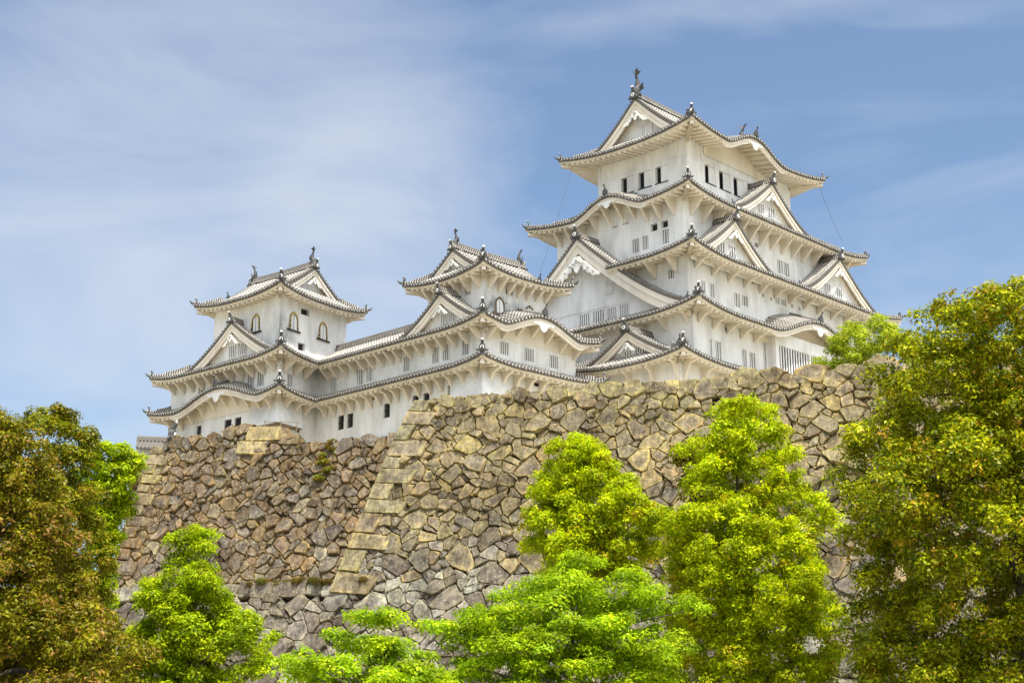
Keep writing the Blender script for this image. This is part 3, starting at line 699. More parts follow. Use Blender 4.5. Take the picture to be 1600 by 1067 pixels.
wallbox(N, NF, 0, 10.8, 0, 10.4, 22.6, 27.7, S=[(3.15, 4.1, 25.1, 26.2, 'barred', 3), (5.6, 6.4, 26.7, 27.05, 'vent')], Wh=[(7.5, 8.3, 25.05, 26.3, 'barred', 3), (6.2, 6.95, 25.1, 26.3, 'barred', 3), (3.75, 4.05, 25.2, 26.5, 'vent')])
flare(N, NF, 0, 0, 2.6, 3.5, 27.1, 25.1, .65)
skirt(N, NF, 36.1, .6, (.1, 10.5, .1, 10.0), (1.4, 9.2, 2.2, 7.9), 36.45, over={'*': 1.5}, X=5, brk=[('S', 'tri', 2.1, 8.5, 7, 1.0), ('W', 'tri', 2.1, 8.0, 6, 1.0)])
gable(N, NF, (1.2, 5.05), (0, -1), (1, 0), 36.35, 38.3, 2.9, 8.2, wb=.42, rec=.65, gs=.55, both=True, onis=.9, fish=.62, ex_pow=1.15)
skirt(N, NF, 31.27, .55, (-1.4, 12.3, -1.4, 12.0), (1.6, 8.8, 1.6, 8.4), 32.2, kara=[('S', 5.4, 4.9, 1.35)], over={'*': 1.6}, X=5, KS=.32, trim={'W': (-1.4, 10.4), 'E': (-1.4, 10.4)}, nolift='WaEb', sides='SWE', ridges=('SW', 'SE'),
      brk=[('W', 'tri', .6, 10.0, 8, 1.05), ('S', 'tri', .6, 10.4, 7, 1.05)], boards='SWE')
gable(N, NF, (-.55, 4.55), (0, -1), (1, 0), 31.2, 34.1, 4.95, 2.3, wb=.5, rec=.7, gs=.62, onis=1.0, wins=[(-.45, .3, 31.55, 32.5, 3), (.55, 1.1, 31.6, 32.5, 2)])
skirt(N, NF, 27.94, .5, (-1.6, 12.4, -1.6, 12.2), (.2, 10.7, .2, 10.4), 28.25, over={'*': 1.55}, X=5, trim={'W': (-1.6, 10.4), 'E': (-1.6, 10.4)}, nolift='WaEb', sides='SWE', ridges=('SW', 'SE'), steps=(),
      brk=[('W', 'arm', .6, 10.0, 8, 1.15), ('S', 'arm', .6, 10.4, 8, 1.15)], boards='SWE')

GA = thing('castle_gallery', NF.p(4, 16, 23), 'long low two-storey white gallery linking the two small towers, row of barred windows', 'castle gallery')
wall(GA, NF, 'W', .2, 10.4, 21.4, 27.2, 31.0, [(13.75, 14.55, 28.5, 29.8, 'bars', 3), (14.95, 15.85, 28.45, 29.8, 'bars', 3), (18.65, 19.5, 28.4, 29.7, 'bars', 3)])
wall(GA, NF, 'W', 0, 10.4, 21.6, 23.35, 27.7, [(17.2, 18.05, 24.85, 26.08, 'barred', 3), (15.95, 16.75, 24.85, 26.08, 'barred', 3), (11.1, 11.9, 25.0, 26.2, 'barred', 3), (13.2, 13.9, 26.75, 27.05, 'vent')])
def side_roof(bld, F, ztip, eave_u, inner_u, w0, w1, z_in, valley, brk, over):
    return skirt(bld, F, ztip, 0.0001, (eave_u, eave_u + 9.4, w0, w1), (inner_u, eave_u + 9.4 - (inner_u - eave_u), w0, w1), z_in, over={'*': over}, X=3, nolift='WaWbEaEb', ridges=(), steps=(), sides='WE', boards='W', rolls='W', valley={'W': valley}, brk=brk)
side_roof(GA, NF, 30.72, -1.4, 3.3, 10.4, 24.0, 33.2, 19.55, [('W', 'tri', 11.0, 19.6, 8, 1.05)], 1.6)
skirt(GA, NF, 27.44, .0001, (-1.6, 12.4, 10.4, 21.6), (.2, 10.7, 10.4, 21.6), 28.25, over={'*': 1.55}, nolift='WaWbEaEb', ridges=(), steps=(), sides='WE', boards='W', rolls='W', valley={'W': 19.6}, brk=[('W', 'arm', 11.0, 19.6, 8, 1.15)])
b = MB(); b.sweep([NF.p(3.3, w, 33.15) for w in np.linspace(8.6, 24, 9)], NF.ex.to_3d(), .5, .55, 0); b.sweep([NF.p(3.3, w, 33.64) for w in np.linspace(8.6, 24, 9)], NF.ex.to_3d(), .26, .17, 0); b.build('ridge', M_RIDGE, GA)

# ------------------------------------------------------------------ north-west small keep (far left tower)
IF_ = KF.sub(-22.0, 27.0, (.968, .25), (-.03, 1.0))
I = thing('castle_tower', IF_.p(5, 6, 23), 'white three-tiered small keep at the far left, with black arched windows in its top storey', 'castle tower', 'small keeps beside the tall keep')
wallbox(I, IF_, 0, 10, 0, 15.7, 22.6, 27.7, S=[(2.45, 2.95, 24.8, 25.8, 'shutter')], Wh=[(6.3, 7.3, 25.1, 26.25, 'barred', 3), (4.95, 5.85, 25.15, 26.25, 'barred', 3), (9.25, 10.1, 26.7, 27.3, 'barred', 3), (10.65, 11.3, 25.0, 26.25, 'barred', 2), (3.3, 4.1, 26.75, 27.15, 'vent')])
wallbox(I, IF_, .1, 10, .1, 15.6, 27.2, 31.0, S=[(1.15, 1.85, 28.5, 29.6, 'bars', 3)], Wh=[(3.55, 4.45, 28.65, 29.9, 'bars', 3), (2.2, 3.05, 28.65, 29.9, 'bars', 3), (10.6, 11.5, 29.0, 30.0, 'bars', 3)])
IT = KF.sub(-22.47, 26.8, (.984, .177), (-.05, .999))
def stI(u, z): return max(0.0, min(1, 1.4 - .50 * abs(u - 1.3) - .33 * abs(z - 32.9)))
wallbox(I, IT, 1.4, 10.3, 1.4, 10.5, 30.8, 37.0, S=[(4.1, 5.2, 35.6, 36.2, 'vent'), (3.9, 4.8, 32.3, 33.0, 'vent')], mS=M_STAINED, mW=M_STAINED, sS=stI, sW=lambda w, z: stI(w, z + .6) * .55)
arched(I, IT, 'W', 1.4, 4.6, 1.15, 33.9, 35.6, M_BLACK, True); arched(I, IT, 'S', 1.4, 3.2, 1.15, 33.9, 35.6, M_BLACK, True); arched(I, IT, 'S', 1.4, 7.1, 1.15, 33.9, 35.6, M_BLACK, True)
flare(I, IF_, 0, 0, 3.2, 3.4, 27.0, 25.1, .62)
skirt(I, IT, 37.4, .6, (0, 11.84, 0, 11.99), (2.2, 9.6, 1.6, 10.4), 38.0, over={'*': 1.45}, X=5.5, ridges=('SW', 'NW', 'SE'))
gable(I, IT, (5.9, 1.5), (1, 0), (0, 1), 37.9, 40.4, 3.8, 9.0, wb=.45, rec=.7, gs=.6, both=True, onis=.95, fish=.7, ex_pow=1.15)
skirt(I, IF_, 31.3, .55, (-1.65, 12, -1.65, 17.2), (1.0, 10.3, 1.2, 14.0), 32.1, over={'*': 1.65}, X=5, valley={'S': 3.95}, trim={'S': (-1.65, 6.7)}, nolift='Sb', sides='SWN', ridges=('SW', 'NW'),
      brk=[('W', 'tri', .7, 15.0, 11, 1.05), ('S', 'tri', .7, 3.4, 3, 1.05)], boards='SWN')
gable(I, IF_, (-.75, 6.3), (0, -1), (1, 0), 31.15, 34.8, 6.5, 2.8, wb=.55, rec=.75, gs=.72, onis=1.05, wins=[(-.75, .15, 31.75, 32.8, 3), (.55, 1.55, 31.8, 32.85, 3)])
skirt(I, IF_, 27.92, .5, (-1.65, 12, -1.65, 17.2), (.1, 10, .1, 15.6), 28.25, kara=[('W', 7.0, 6.3, 1.4)], over={'*': 1.6}, X=5, KS=.42, valley={'S': 3.95}, trim={'S': (-1.65, 5.6)}, nolift='Sb', sides='SWN', ridges=('SW', 'NW'), steps=(),
      brk=[('W', 'arm', .7, 15.0, 10, 1.1), ('S', 'arm', .7, 3.4, 3, 1.1)], boards='SWN')

# ------------------------------------------------------------------ small tiled wall running out behind the far left tower
SW = thing('roofed_wall', KF.p(-25, 43, 22), 'low tiled roof of a wall end at the far left, behind the tower', 'roofed wall')
b = MB(); FS = Fr((-29.9, 121.0), (.98, .2), (-.2, .98), 1.1); b.box(FS, -2.5, .2, -.3, .3, 20.3, 22.4)
b.build('wall', M_PLASTER, SW)
b = MB()
for k in range(9):
    x0 = -2.5 + k * .31
    for sg in (-1, 1):
        q = [FS.p(x0, sg * 1.2, 22.3), FS.p(x0 + .31, sg * 1.2, 22.3), FS.p(x0 + .31, 0, 23.2), FS.p(x0, 0, 23.2)]; b.quad(q if sg < 0 else q[::-1], 0, [(0, 0), (1, 0), (1, 1.5), (0, 1.5)])
    roll_column(b, [FS.p(x0 + .15, -1.22, 22.31), FS.p(x0 + .15, 0, 23.2)], FS.ex.to_3d(), Vector((0, -.5, .86)), .09)
    disc(b, FS.p(x0 + .15, -1.25, 22.33), FS.ex.to_3d(), Vector((0, 0, 1)), .11, -FS.ey.to_3d())
b.sweep([FS.p(x, 0, 23.15) for x in (-2.5, -1, .3)], FS.ey.to_3d(), .45, .45, 0)
ro = b.build('tiled_roof', [M_END, M_END, M_DARK], SW)
place('ridge_end_tile', ME_ONI, FS.p(.45, 0, 23.2), math.pi / 2, ro, 1.9)

# ------------------------------------------------------------------ ground, terrace on top of the walls
def sheet(name, pts, m, kind='structure'):
    b = MB(); b.quad([Vector(p) for p in pts]); return tag(b.build(name, m), kind=kind)
mg, t, bb_ = mat('gravel_ground'); t.links.new(ramp(t, noise(t, .05, 8, objpos(t), .65), [(.3, (.20, .19, .11)), (.6, (.36, .32, .23))]), bb_.inputs['Base Color']); bb_.inputs['Roughness'].default_value = .95
sheet('ground', [(-3000, -3000, 0), (3000, -3000, 0), (3000, 3000, 0), (-3000, 3000, 0)], mg)
mt_, t, bb_ = mat('terrace_earth'); t.links.new(ramp(t, noise(t, .4, 8, objpos(t), .65), [(.3, (.30, .27, .18)), (.6, (.42, .38, .28)), (.75, (.16, .20, .05))]), bb_.inputs['Base Color']); bb_.inputs['Roughness'].default_value = .95
# ------------------------------------------------------------------ dry stone walls: every stone has its own shape, size, tilt and colour
def stone_mat():
    m, t, b = mat('rough_wall_stone')
    at = t.nodes.new('ShaderNodeAttribute'); at.attribute_name = 'tint'
    v = objpos(t)
    a = noise(t, 1.7, 8, v, 0.65); c = mixc(t, 1.0, at.outputs['Color'], ramp(t, a, [(0.32, (0.42, 0.40, 0.37)), (0.5, (0.95, 0.95, 0.95)), (0.66, (1.5, 1.45, 1.28))]), 'MULTIPLY')
    l = noise(t, 4.2, 8, v, 0.7); c = mixc(t, ramp(t, l, [(0.53, (0, 0, 0)), (0.62, (0.6,) * 3)]), c, (0.36, 0.33, 0.25))          # pale lichen
    d = noise(t, 0.9, 7, objpos(t, (1, 1, .5)), 0.7); c = mixc(t, ramp(t, d, [(0.55, (0, 0, 0)), (0.72, (0.5,) * 3)]), c, (0.075, 0.058, 0.042))
    big = noise(t, .28, 6, v, .62); c = mixc(t, 1.0, c, ramp(t, big, [(.36, (.58, .55, .53)), (.50, (.95, .95, .95)), (.66, (1.12, 1.10, 1.02))]), 'MULTIPLY')
    w = noise(t, 5.5, 6, objpos(t, (1, 1, .16)), 0.65); c = mixc(t, 1.0, c, ramp(t, w, [(.35, (.66, .65, .63)), (.52, (1, 1, 1)), (.68, (1.22, 1.2, 1.12))]), 'MULTIPLY')
    g = noise(t, 2.3, 6, v, 0.6); c = mixc(t, ramp(t, g, [(0.60, (0, 0, 0)), (0.75, (0.35,) * 3)]), c, (0.30, 0.26, 0.09))
    t.links.new(c, b.inputs['Base Color']); b.inputs['Roughness'].default_value = 0.92; b.inputs['Specular IOR Level'].default_value = 0.12
    h = math_(t, 'ADD', noise(t, 5, 8, v, 0.7), math_(t, 'MULTIPLY', noise(t, 22, 5, v, 0.7), 0.35)); bump(t, b, h, 0.9, 0.10)
    return m
M_STONE = stone_mat()
M_GAP = simple('earth_in_joints', (0.035, 0.028, 0.022), .95, .05)
def inside(poly, x, y):
    c = False; n = len(poly)
    for k in range(n):
        (x0, y0), (x1, y1) = poly[k], poly[k - 1]
        if (y0 > y) != (y1 > y) and x < (x1 - x0) * (y - y0) / (y1 - y0) + x0: c = not c
    return c
def clip(poly, nx, ny, t):
    out = []; n = len(poly)
    for k in range(n):
        a, b = poly[k], poly[(k + 1) % n]; da = a[0] * nx + a[1] * ny - t; db = b[0] * nx + b[1] * ny - t
        if da <= 0: out.append(a)
        if (da < 0) != (db < 0) and da != db:
            q = da / (da - db); out.append((a[0] + (b[0] - a[0]) * q, a[1] + (b[1] - a[1]) * q))
    return out
class Wall:
    def __init__(s, A, e, zt, ba, bb, nrm):
        s.A = Vector(A); s.e = Vector(e).normalized(); s.n = Vector(nrm).normalized(); s.zt = zt; s.a = ba; s.b = bb
    def p(s, x, h, o=0.0):
        q = s.A + s.e * x + s.n * (s.a * h + s.b * h * abs(h) + o); return Vector((q.x, q.y, s.zt - h + o * .25))
class StoneMesh:
    def __init__(s): s.v = []; s.f = []; s.c = []
    def stone(s, W, poly, tint, gap, bulge, tilt, back=.45, rough=.03, proud=0.0):
        if len(poly) < 3: return
        cx = sum(p[0] for p in poly) / len(poly); cy = sum(p[1] for p in poly) / len(poly)
        rad = max(.05, sum(math.hypot(p[0] - cx, p[1] - cy) for p in poly) / len(poly))
        k0 = max(.5, 1 - gap / rad); pts = []
        n = len(poly)
        for k in range(n):                                             # shrink, chip the corners, split long edges
            a = poly[k]; b = poly[(k + 1) % n]; l = math.hypot(b[0] - a[0], b[1] - a[1])
            if l < .04: continue
            m = max(1, int(l / .34)); cut = min(.09, .13 * l) * random.uniform(.3, 1.2)
            ts = [cut / l] + [j / (m + 1) for j in range(1, m + 1) if cut / l < j / (m + 1) < 1 - cut / l] + [1 - cut / l]
            for t in ts:
                x = a[0] + (b[0] - a[0]) * t; y = a[1] + (b[1] - a[1]) * t
                pts.append((cx + (x - cx) * k0 + random.uniform(-rough, rough), cy + (y - cy) * k0 + random.uniform(-rough, rough)))
        if len(pts) < 4: return
        base = len(s.v); n = len(pts); tx, ty = random.uniform(-tilt, tilt), random.uniform(-tilt, tilt)
        ch = random.uniform(.05, .085) / rad; g = random.uniform(.0, .75) if rad > .22 else 0
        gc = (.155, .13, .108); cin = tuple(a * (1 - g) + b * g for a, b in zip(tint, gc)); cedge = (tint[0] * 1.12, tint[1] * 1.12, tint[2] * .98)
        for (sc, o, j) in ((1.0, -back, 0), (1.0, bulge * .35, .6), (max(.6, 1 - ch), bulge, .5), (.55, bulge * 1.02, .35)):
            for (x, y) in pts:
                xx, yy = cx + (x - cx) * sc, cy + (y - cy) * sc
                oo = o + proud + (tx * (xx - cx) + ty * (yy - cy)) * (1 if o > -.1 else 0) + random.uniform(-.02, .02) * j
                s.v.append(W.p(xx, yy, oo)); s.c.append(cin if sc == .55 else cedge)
        ox, oy = random.uniform(-.3, .3) * rad, random.uniform(-.3, .3) * rad
        s.v.append(W.p(cx + ox, cy + oy, bulge * random.uniform(.95, 1.12) + proud + tx * ox + ty * oy)); s.c.append(cin); ce = len(s.v) - 1
        for r in range(3):
            for k in range(n):
                l = (k + 1) % n; s.f.append((base + r * n + l, base + r * n + k, base + (r + 1) * n + k, base + (r + 1) * n + l))
        for k in range(n): s.f.append((base + 3 * n + (k + 1) % n, base + 3 * n + k, ce))
    def build(s, name, parent=None):
        me = bpy.data.meshes.new(name); me.from_pydata([tuple(v) for v in s.v], [], s.f); me.materials.append(M_STONE)
        a = me.color_attributes.new('tint', 'FLOAT_COLOR', 'POINT'); a.data.foreach_set('color', np.array([(*c, 1) for c in s.c], dtype=np.float32).ravel())
        o = bpy.data.objects.new(name, me); col.objects.link(o); attach(o, parent); return o
PAL_R = [((.33, .265, .135), 5), ((.285, .228, .122), 5), ((.225, .178, .10), 5), ((.18, .142, .09), 3), ((.35, .265, .11), 2), ((.25, .208, .135), 3)]
PAL_L = [((.205, .137, .072), 5), ((.16, .108, .061), 5), ((.24, .158, .070), 4), ((.122, .088, .056), 4), ((.085, .065, .048), 2), ((.21, .175, .115), 2)]
PAL_LOW = [((.165, .138, .11), 5), ((.12, .098, .08), 6), ((.36, .335, .29), 3), ((.205, .175, .14), 4), ((.085, .068, .056), 3)]
PAL_Q = [((.37, .315, .185), 3), ((.32, .27, .16), 3), ((.27, .225, .145), 2)]
PAL_PALE = [((.36, .34, .295), 3), ((.30, .28, .24), 3), ((.26, .235, .20), 2)]
def pick(pal):
    c = random.choices([p[0] for p in pal], [p[1] for p in pal])[0]; w_ = sum(p[1] for p in pal); av = [sum(p[0][k] * p[1] for p in pal) / w_ for k in range(3)]; c = tuple(.62 * a + .38 * b for a, b in zip(c, av)); f = random.uniform(.82, 1.18)
    return tuple(max(0, x * f * random.uniform(.96, 1.04)) for x in c)
def masonry(name, W, region, classes, pal, parent, sx=.82, rot=0.0, bulge=.14, seed=1, edge=None, ew_=1.25):
    """fills a region of the wall face with stones: big ones first, then smaller and smaller ones into what is left"""
    random.seed(seed); R_ = np.random.default_rng(seed)
    x0, x1 = min(p[0] for p in region), max(p[0] for p in region); y0, y1 = min(p[1] for p in region), max(p[1] for p in region)
    S = np.zeros((0, 3)); ca, sa = math.cos(rot), math.sin(rot)
    for (rlo, rhi, tries, fit) in classes:
        for _ in range(tries):
            x, y = R_.uniform(x0, x1), R_.uniform(y0, y1)
            if not inside(region, x, y): continue
            r = R_.uniform(rlo, rhi) * (1 + .022 * max(0, y - 8)); X, Y = (x * ca + y * sa) * sx, -x * sa + y * ca
            if len(S):
                d = np.hypot(S[:, 0] - X, S[:, 1] - Y)
                if np.any(d < fit * (S[:, 2] + r)): continue
            S = np.vstack([S, (X, Y, r)])
    sm = StoneMesh()
    for i, (X, Y, r) in enumerate(S):
        d = np.hypot(S[:, 0] - X, S[:, 1] - Y); nb = np.argsort(d)[1:26]
        rr = r * 1.62 + .10; ph = random.uniform(0, 1); el = random.uniform(.8, 1.0); poly = [(rr * math.cos(2 * math.pi * (k + ph) / 7), rr * el * math.sin(2 * math.pi * (k + ph) / 7)) for k in range(7)]
        for j in nb:
            dj = d[j]; t = (dj * dj + r * r - S[j, 2] ** 2) / (2 * dj); poly = clip(poly, (S[j, 0] - X) / dj, (S[j, 1] - Y) / dj, max(.06, t))
            if len(poly) < 3: break
        if len(poly) < 3: continue
        P = []
        for (a, b) in poly:
            XX, YY = (a + X) / sx, b + Y; XX, YY = XX * ca - YY * sa, XX * sa + YY * ca
            P.append((XX + .26 * math.sin(2.1 * YY + 1.2 * math.sin(1.3 * XX)) + .13 * math.sin(4.1 * YY + 2.3 * XX), YY + min(1, max(.15, YY / 2.5)) * (.22 * math.sin(2.4 * XX + 1.1 * math.sin(1.6 * YY)) + .10 * math.sin(5.2 * XX - 1.9 * YY))))
        cx = sum(p[0] for p in P) / len(P); cy = sum(p[1] for p in P) / len(P)
        if edge and cy < edge[-1][1]:                                   # leave room for the corner blocks
            k = max(q for q in range(len(edge) - 1) if edge[q][1] <= max(cy, edge[0][1])); mm = (edge[k + 1][0] - edge[k][0]) / (edge[k + 1][1] - edge[k][1])
            P = clip(P, -1, mm, -(edge[k][0] - mm * edge[k][1] + ew_)); 
            if len(P) < 3: continue
            cx = sum(p[0] for p in P) / len(P); cy = sum(p[1] for p in P) / len(P)
        tint = pick(pal(cx, cy)); small = r < .2
        if small: tint = tuple(x * 1.08 for x in tint)
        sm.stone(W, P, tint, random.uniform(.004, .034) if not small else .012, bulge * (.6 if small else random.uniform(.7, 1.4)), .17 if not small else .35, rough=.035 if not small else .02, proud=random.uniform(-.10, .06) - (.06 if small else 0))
        if not small:
            for (vx, vy) in P:
                if random.random() < .30:
                    q = random.uniform(.06, .14); a0 = random.uniform(0, 6.28); cp = [(vx + q * random.uniform(.7, 1.3) * math.cos(a0 + j * 1.57), vy + q * .8 * random.uniform(.7, 1.2) * math.sin(a0 + j * 1.57)) for j in range(4)]
                    tc_ = pick(pal(vx, vy)); sm.stone(W, cp, tuple(min(.5, v_ * 1.35) for v_ in tc_), .0, .06, .3, back=.25, rough=.01, proud=random.uniform(.02, .10))
    ob = sm.build(name, parent)
    return ob
def backing(W, region_rows, parent, depth=-.30):
    b = MB()
    for (h0, a0, b0), (h1, a1, b1) in zip(region_rows[:-1], region_rows[1:]):
        n = 6
        for k in range(n):
            f, g = k / n, (k + 1) / n
            b.quad([W.p(a1 + (b1 - a1) * f, h1, depth), W.p(a1 + (b1 - a1) * g, h1, depth), W.p(a0 + (b0 - a0) * g, h0, depth), W.p(a0 + (b0 - a0) * f, h0, depth)])
    b.build('joint_earth', M_GAP, parent)
def quoins(W, edge, parent, pal, seed, depth=(1.35, 2.35), hh=(.78, 1.2)):
    random.seed(seed); h = edge[0][1] - .05; k = 0
    def ex(y):
        for (x0, y0), (x1, y1) in zip(edge[:-1], edge[1:]):
            if y <= y1: return x0 + (x1 - x0) * (y - y0) / (y1 - y0)
        return edge[-1][0]
    while h < edge[-1][1] - .3:
        dh = random.uniform(*hh) * (1 + .03 * h); w = (depth[1] if k % 2 else depth[0]) * random.uniform(.85, 1.15) * (1 + .02 * h)
        h1 = h + dh; sk = .10 * w
        sm = StoneMesh(); sm.stone(W, [(ex(h), h), (ex(h) + w, h + random.uniform(-.05, .12) + sk), (ex(h1) + w * random.uniform(.9, 1.05), h1 + sk * .8), (ex(h1), h1)], pick(pal(ex(h), h)), .02, .15, .05, back=.9, rough=.025, proud=.20)
        sm.build('corner_stone', parent); h = h1; k += 1

WR = Wall((-6.93, 98.86), (31.17, -10.33), 23.0, .26, .004, (-10.33, -31.17))
edgeR = [(0, 0), (-1.22, 2.94), (-2.18, 6.21), (-3.24, 10.3), (-4.1, 13.82), (-5.6, 18), (-6.8, 21.5)]
regR = [(.15, .1), (46, .1), (46, 21.3), (-30, 21.3), (-30, 13.4), (-9, 13.1), (-3.7, 12.8), (-2.9, 10.0), (-1.9, 6.21), (-1.0, 2.94)]
def palR(x, y):
    q = y + .16 * (12 - x) * .3 + random.uniform(-2.5, 2.5) - 1.0
    if y > 11.0 and -6 < x < 7 and random.random() < .34: return PAL_PALE
    return PAL_R if q < 8.5 else (PAL_LOW if q > 12 else (PAL_R + PAL_LOW))
SWR = thing('stone_wall', WR.p(16, 21, 0), 'huge battered pale stone wall with a sharp block-built corner, below the nearer buildings', 'stone wall', 'stone walls under the castle')
masonry('wall_stones', WR, regR, [(.52, .76, 420, .88), (.30, .54, 8000, .84), (.19, .30, 22000, .82), (.09, .15, 12000, .98)], palR, SWR, seed=5, rot=.05, bulge=.22, edge=edgeR[:5])
backing(WR, [(.2, .3, 46), (3, -.9, 46), (6.2, -1.9, 46), (10.3, -2.9, 46), (13.1, -3.9, 46), (13.3, -29.6, 46), (21.5, -30, 46)], SWR)
quoins(WR, edgeR[:5], SWR, lambda x, y: PAL_Q if y < 8 else PAL_R, 3)
random.seed(9)                                              # rim stones along the top edge
x = 1.6; rim = StoneMesh()
while x < 46:
    w = random.uniform(.7, 2.3); hgt = random.uniform(.0, .22)
    rim.stone(WR, [(x, -hgt + random.uniform(-.05, .05)), (x + w, -hgt + random.uniform(-.08, .05)), (x + w + random.uniform(-.1, .1), .55 + random.uniform(0, .35)), (x, .55 + random.uniform(0, .3))], pick(PAL_R), .03, .17, .07, back=1.1, rough=.05)
    x += w
rim.build('rim_stones', SWR)
x = -30; rim = StoneMesh()
while x < -3.6:                                             # rim of the lower wall, where the brown wall stands back on it
    w = random.uniform(.7, 1.8); rim.stone(WR, [(x, 12.75 + random.uniform(-.15, .15)), (x + w, 12.75 + random.uniform(-.15, .15)), (x + w, 13.75 + random.uniform(0, .3)), (x, 13.75 + random.uniform(0, .3))], pick(PAL_LOW), .03, .18, .07, back=1.2, rough=.05); x += w
rim.build('rim_stones', SWR)
# hidden return of the same bastion, running back to the left wall
WS = Wall((-6.93, 98.86), (10.33, 31.17), 23.0, .30, .004, (-31.17, 10.33))
masonry('wall_stones', WS, [(-1.2, 13), (1.3, .4), (10, .2), (10, 13)], [(.6, .9, 300, .9), (.35, .55, 900, .86), (.15, .3, 1500, .84)], palR, SWR, seed=8)
backing(WS, [(.2, .9, 10), (13, -1.5, 10)], SWR)

WL = Wall((-28.59, 111.66), (.966, -.26), 22.0, .24, .004, (-.26, -.966))
edgeL = [(0, 0), (-.62, 3.71), (-.87, 7.33), (-1.32, 9.84), (-1.87, 12.79), (-2.5, 16.0)]
regL = [(.2, -.1), (3.3, -.3), (6.9, -.95), (7.6, -1.15), (11.6, -.4), (11.9, .75), (15.4, .65), (21.5, .05), (25, 0), (25, 12.6), (-1.5, 16.0), (-1.2, 12.0), (-.5, 5)]
SWL = thing('stone_wall', WL.p(12, 14, 0), 'brown stone wall of smaller rough stones, set back under the far left tower', 'stone wall', 'stone walls under the castle')
masonry('wall_stones', WL, regL, [(.44, .60, 500, .88), (.28, .48, 5000, .84), (.18, .28, 12000, .82), (.08, .13, 4000, 1.0)], lambda x, y: PAL_L if random.random() > .12 else PAL_LOW, SWL, edge=edgeL[:5], ew_=.85, seed=12, rot=-.45, sx=.95, bulge=.22)
backing(WL, [(-.6, 4.5, 11.4), (-.05, .4, 12), (.9, .2, 25), (6, -.5, 25), (16, -2, 25)], SWL)
quoins(WL, edgeL, SWL, lambda x, y: PAL_L if y > 5 else PAL_R, 14, (.9, 1.6), (.65, 1.0))
random.seed(21)
for (x, h, w, d) in ((8.0, -1.25, 3.0, 1.25), (7.4, -.1, 2.6, 1.2), (11.0, -.55, 1.6, 1.0)):   # big squared blocks of the raised end
    sm = StoneMesh(); sm.stone(WL, [(x, h), (x + w, h + .12), (x + w, h + d), (x, h + d - .1)], pick(PAL_R[:2]), .03, .2, .03, back=1.2, rough=.04, proud=.12); sm.build('squared_block', SWL)
WSL = Wall((-28.59, 111.66), (.26, .966), 22.0, .16, .003, (-.966, .26))
masonry('wall_stones', WSL, [(-.6, 15), (1.0, .3), (40, .1), (40, 15)], [(.5, .7, 700, .9), (.3, .45, 900, .86), (.15, .25, 1200, .84)], lambda x, y: PAL_L, SWL, seed=18)
backing(WSL, [(.2, .8, 40), (15, -1, 40)], SWL)
for (qa, qe, qn) in ((FS.p(-2.5, -.75), FS.ex, -FS.ey), (FS.p(-2.5, .75), -FS.ey, -FS.ex)):      # stone base of the small roofed wall
    WB = Wall((qa.x, qa.y), (qe.x, qe.y), 20.4, .06, 0, (qn.x, qn.y)); WB.zt = 21.5; lw = 2.9 if qe == FS.ex else 1.5
    masonry('base_stones', WB, [(0, 0), (lw, 0), (lw, 11), (0, 11)], [(.4, .6, 300, .86), (.2, .34, 2500, .82)], lambda x, y: PAL_L, SW, seed=30); backing(WB, [(0, 0, lw), (11, 0, lw)], SW)
b = MB(); b.box(FS, -2.5, .4, -.7, .7, 20.3, 20.42); b.build('base_cap', M_GAP, SW)

# low footing of small stones under the gallery
WF = Wall((NF.p(-.25, 21.4, 0).x, NF.p(-.25, 21.4, 0).y), (-NF.ey.x, -NF.ey.y), 23.42, .1, 0, (-NF.ex.x, -NF.ex.y))
FT = thing('stone_footing', WF.p(6, 1.5, 0), 'low course of grey stones under the white gallery wall', 'stone footing')
random.seed(4); x = 0; fm = StoneMesh()
while x < 13:
    w = random.uniform(.5, 1.3); hh = random.uniform(0, .12)
    fm.stone(WF, [(x, hh), (x + w, hh), (x + w, .7), (x, .7)], pick([((.20, .18, .15), 1), ((.15, .135, .12), 1)]), .02, .1, .05, back=.3); x += w
fm.build('footing_stones', FT); b = MB(); b.quad([WF.p(0, 1.5, -.1), WF.p(13, 1.5, -.1), WF.p(13, .1, -.1), WF.p(0, .1, -.1)]); b.build('joint_earth', M_GAP, FT)

def terr(name, pts): return sheet(name, pts, mt_)
tp = lambda W, x, h, o, dz=0: tuple(W.p(x, h, o) + Vector((0, 0, dz)))
a0, a1 = WR.p(0.6, 0.15, -.5), WR.p(46, .15, -.5)
terr('upper_terrace', [tuple(a0), tuple(a1), (90, 160, 22.85), (0, 160, 22.85), (3, 112, 22.85)])
l0, l1, l2, l3 = WL.p(.3, 1.0, -.5), WL.p(12, 1.0, -.5), WL.p(25, .9, -.5), WL.p(25, .9, -.5)
terr('lower_terrace', [tuple(l0), tuple(l2), (10, 150, 21.1), (-17.6, 150, 21.1)])
r0, r1 = WR.p(-30, 13.2, -.9), WR.p(-3.0, 13.2, -.9)
terr('wall_ledge', [tuple(r0), tuple(r1), tuple(WL.p(24, 11.4, -.5)), tuple(WL.p(-2, 11.4, -.5)), tuple(WL.p(-9, 11.4, -4))])
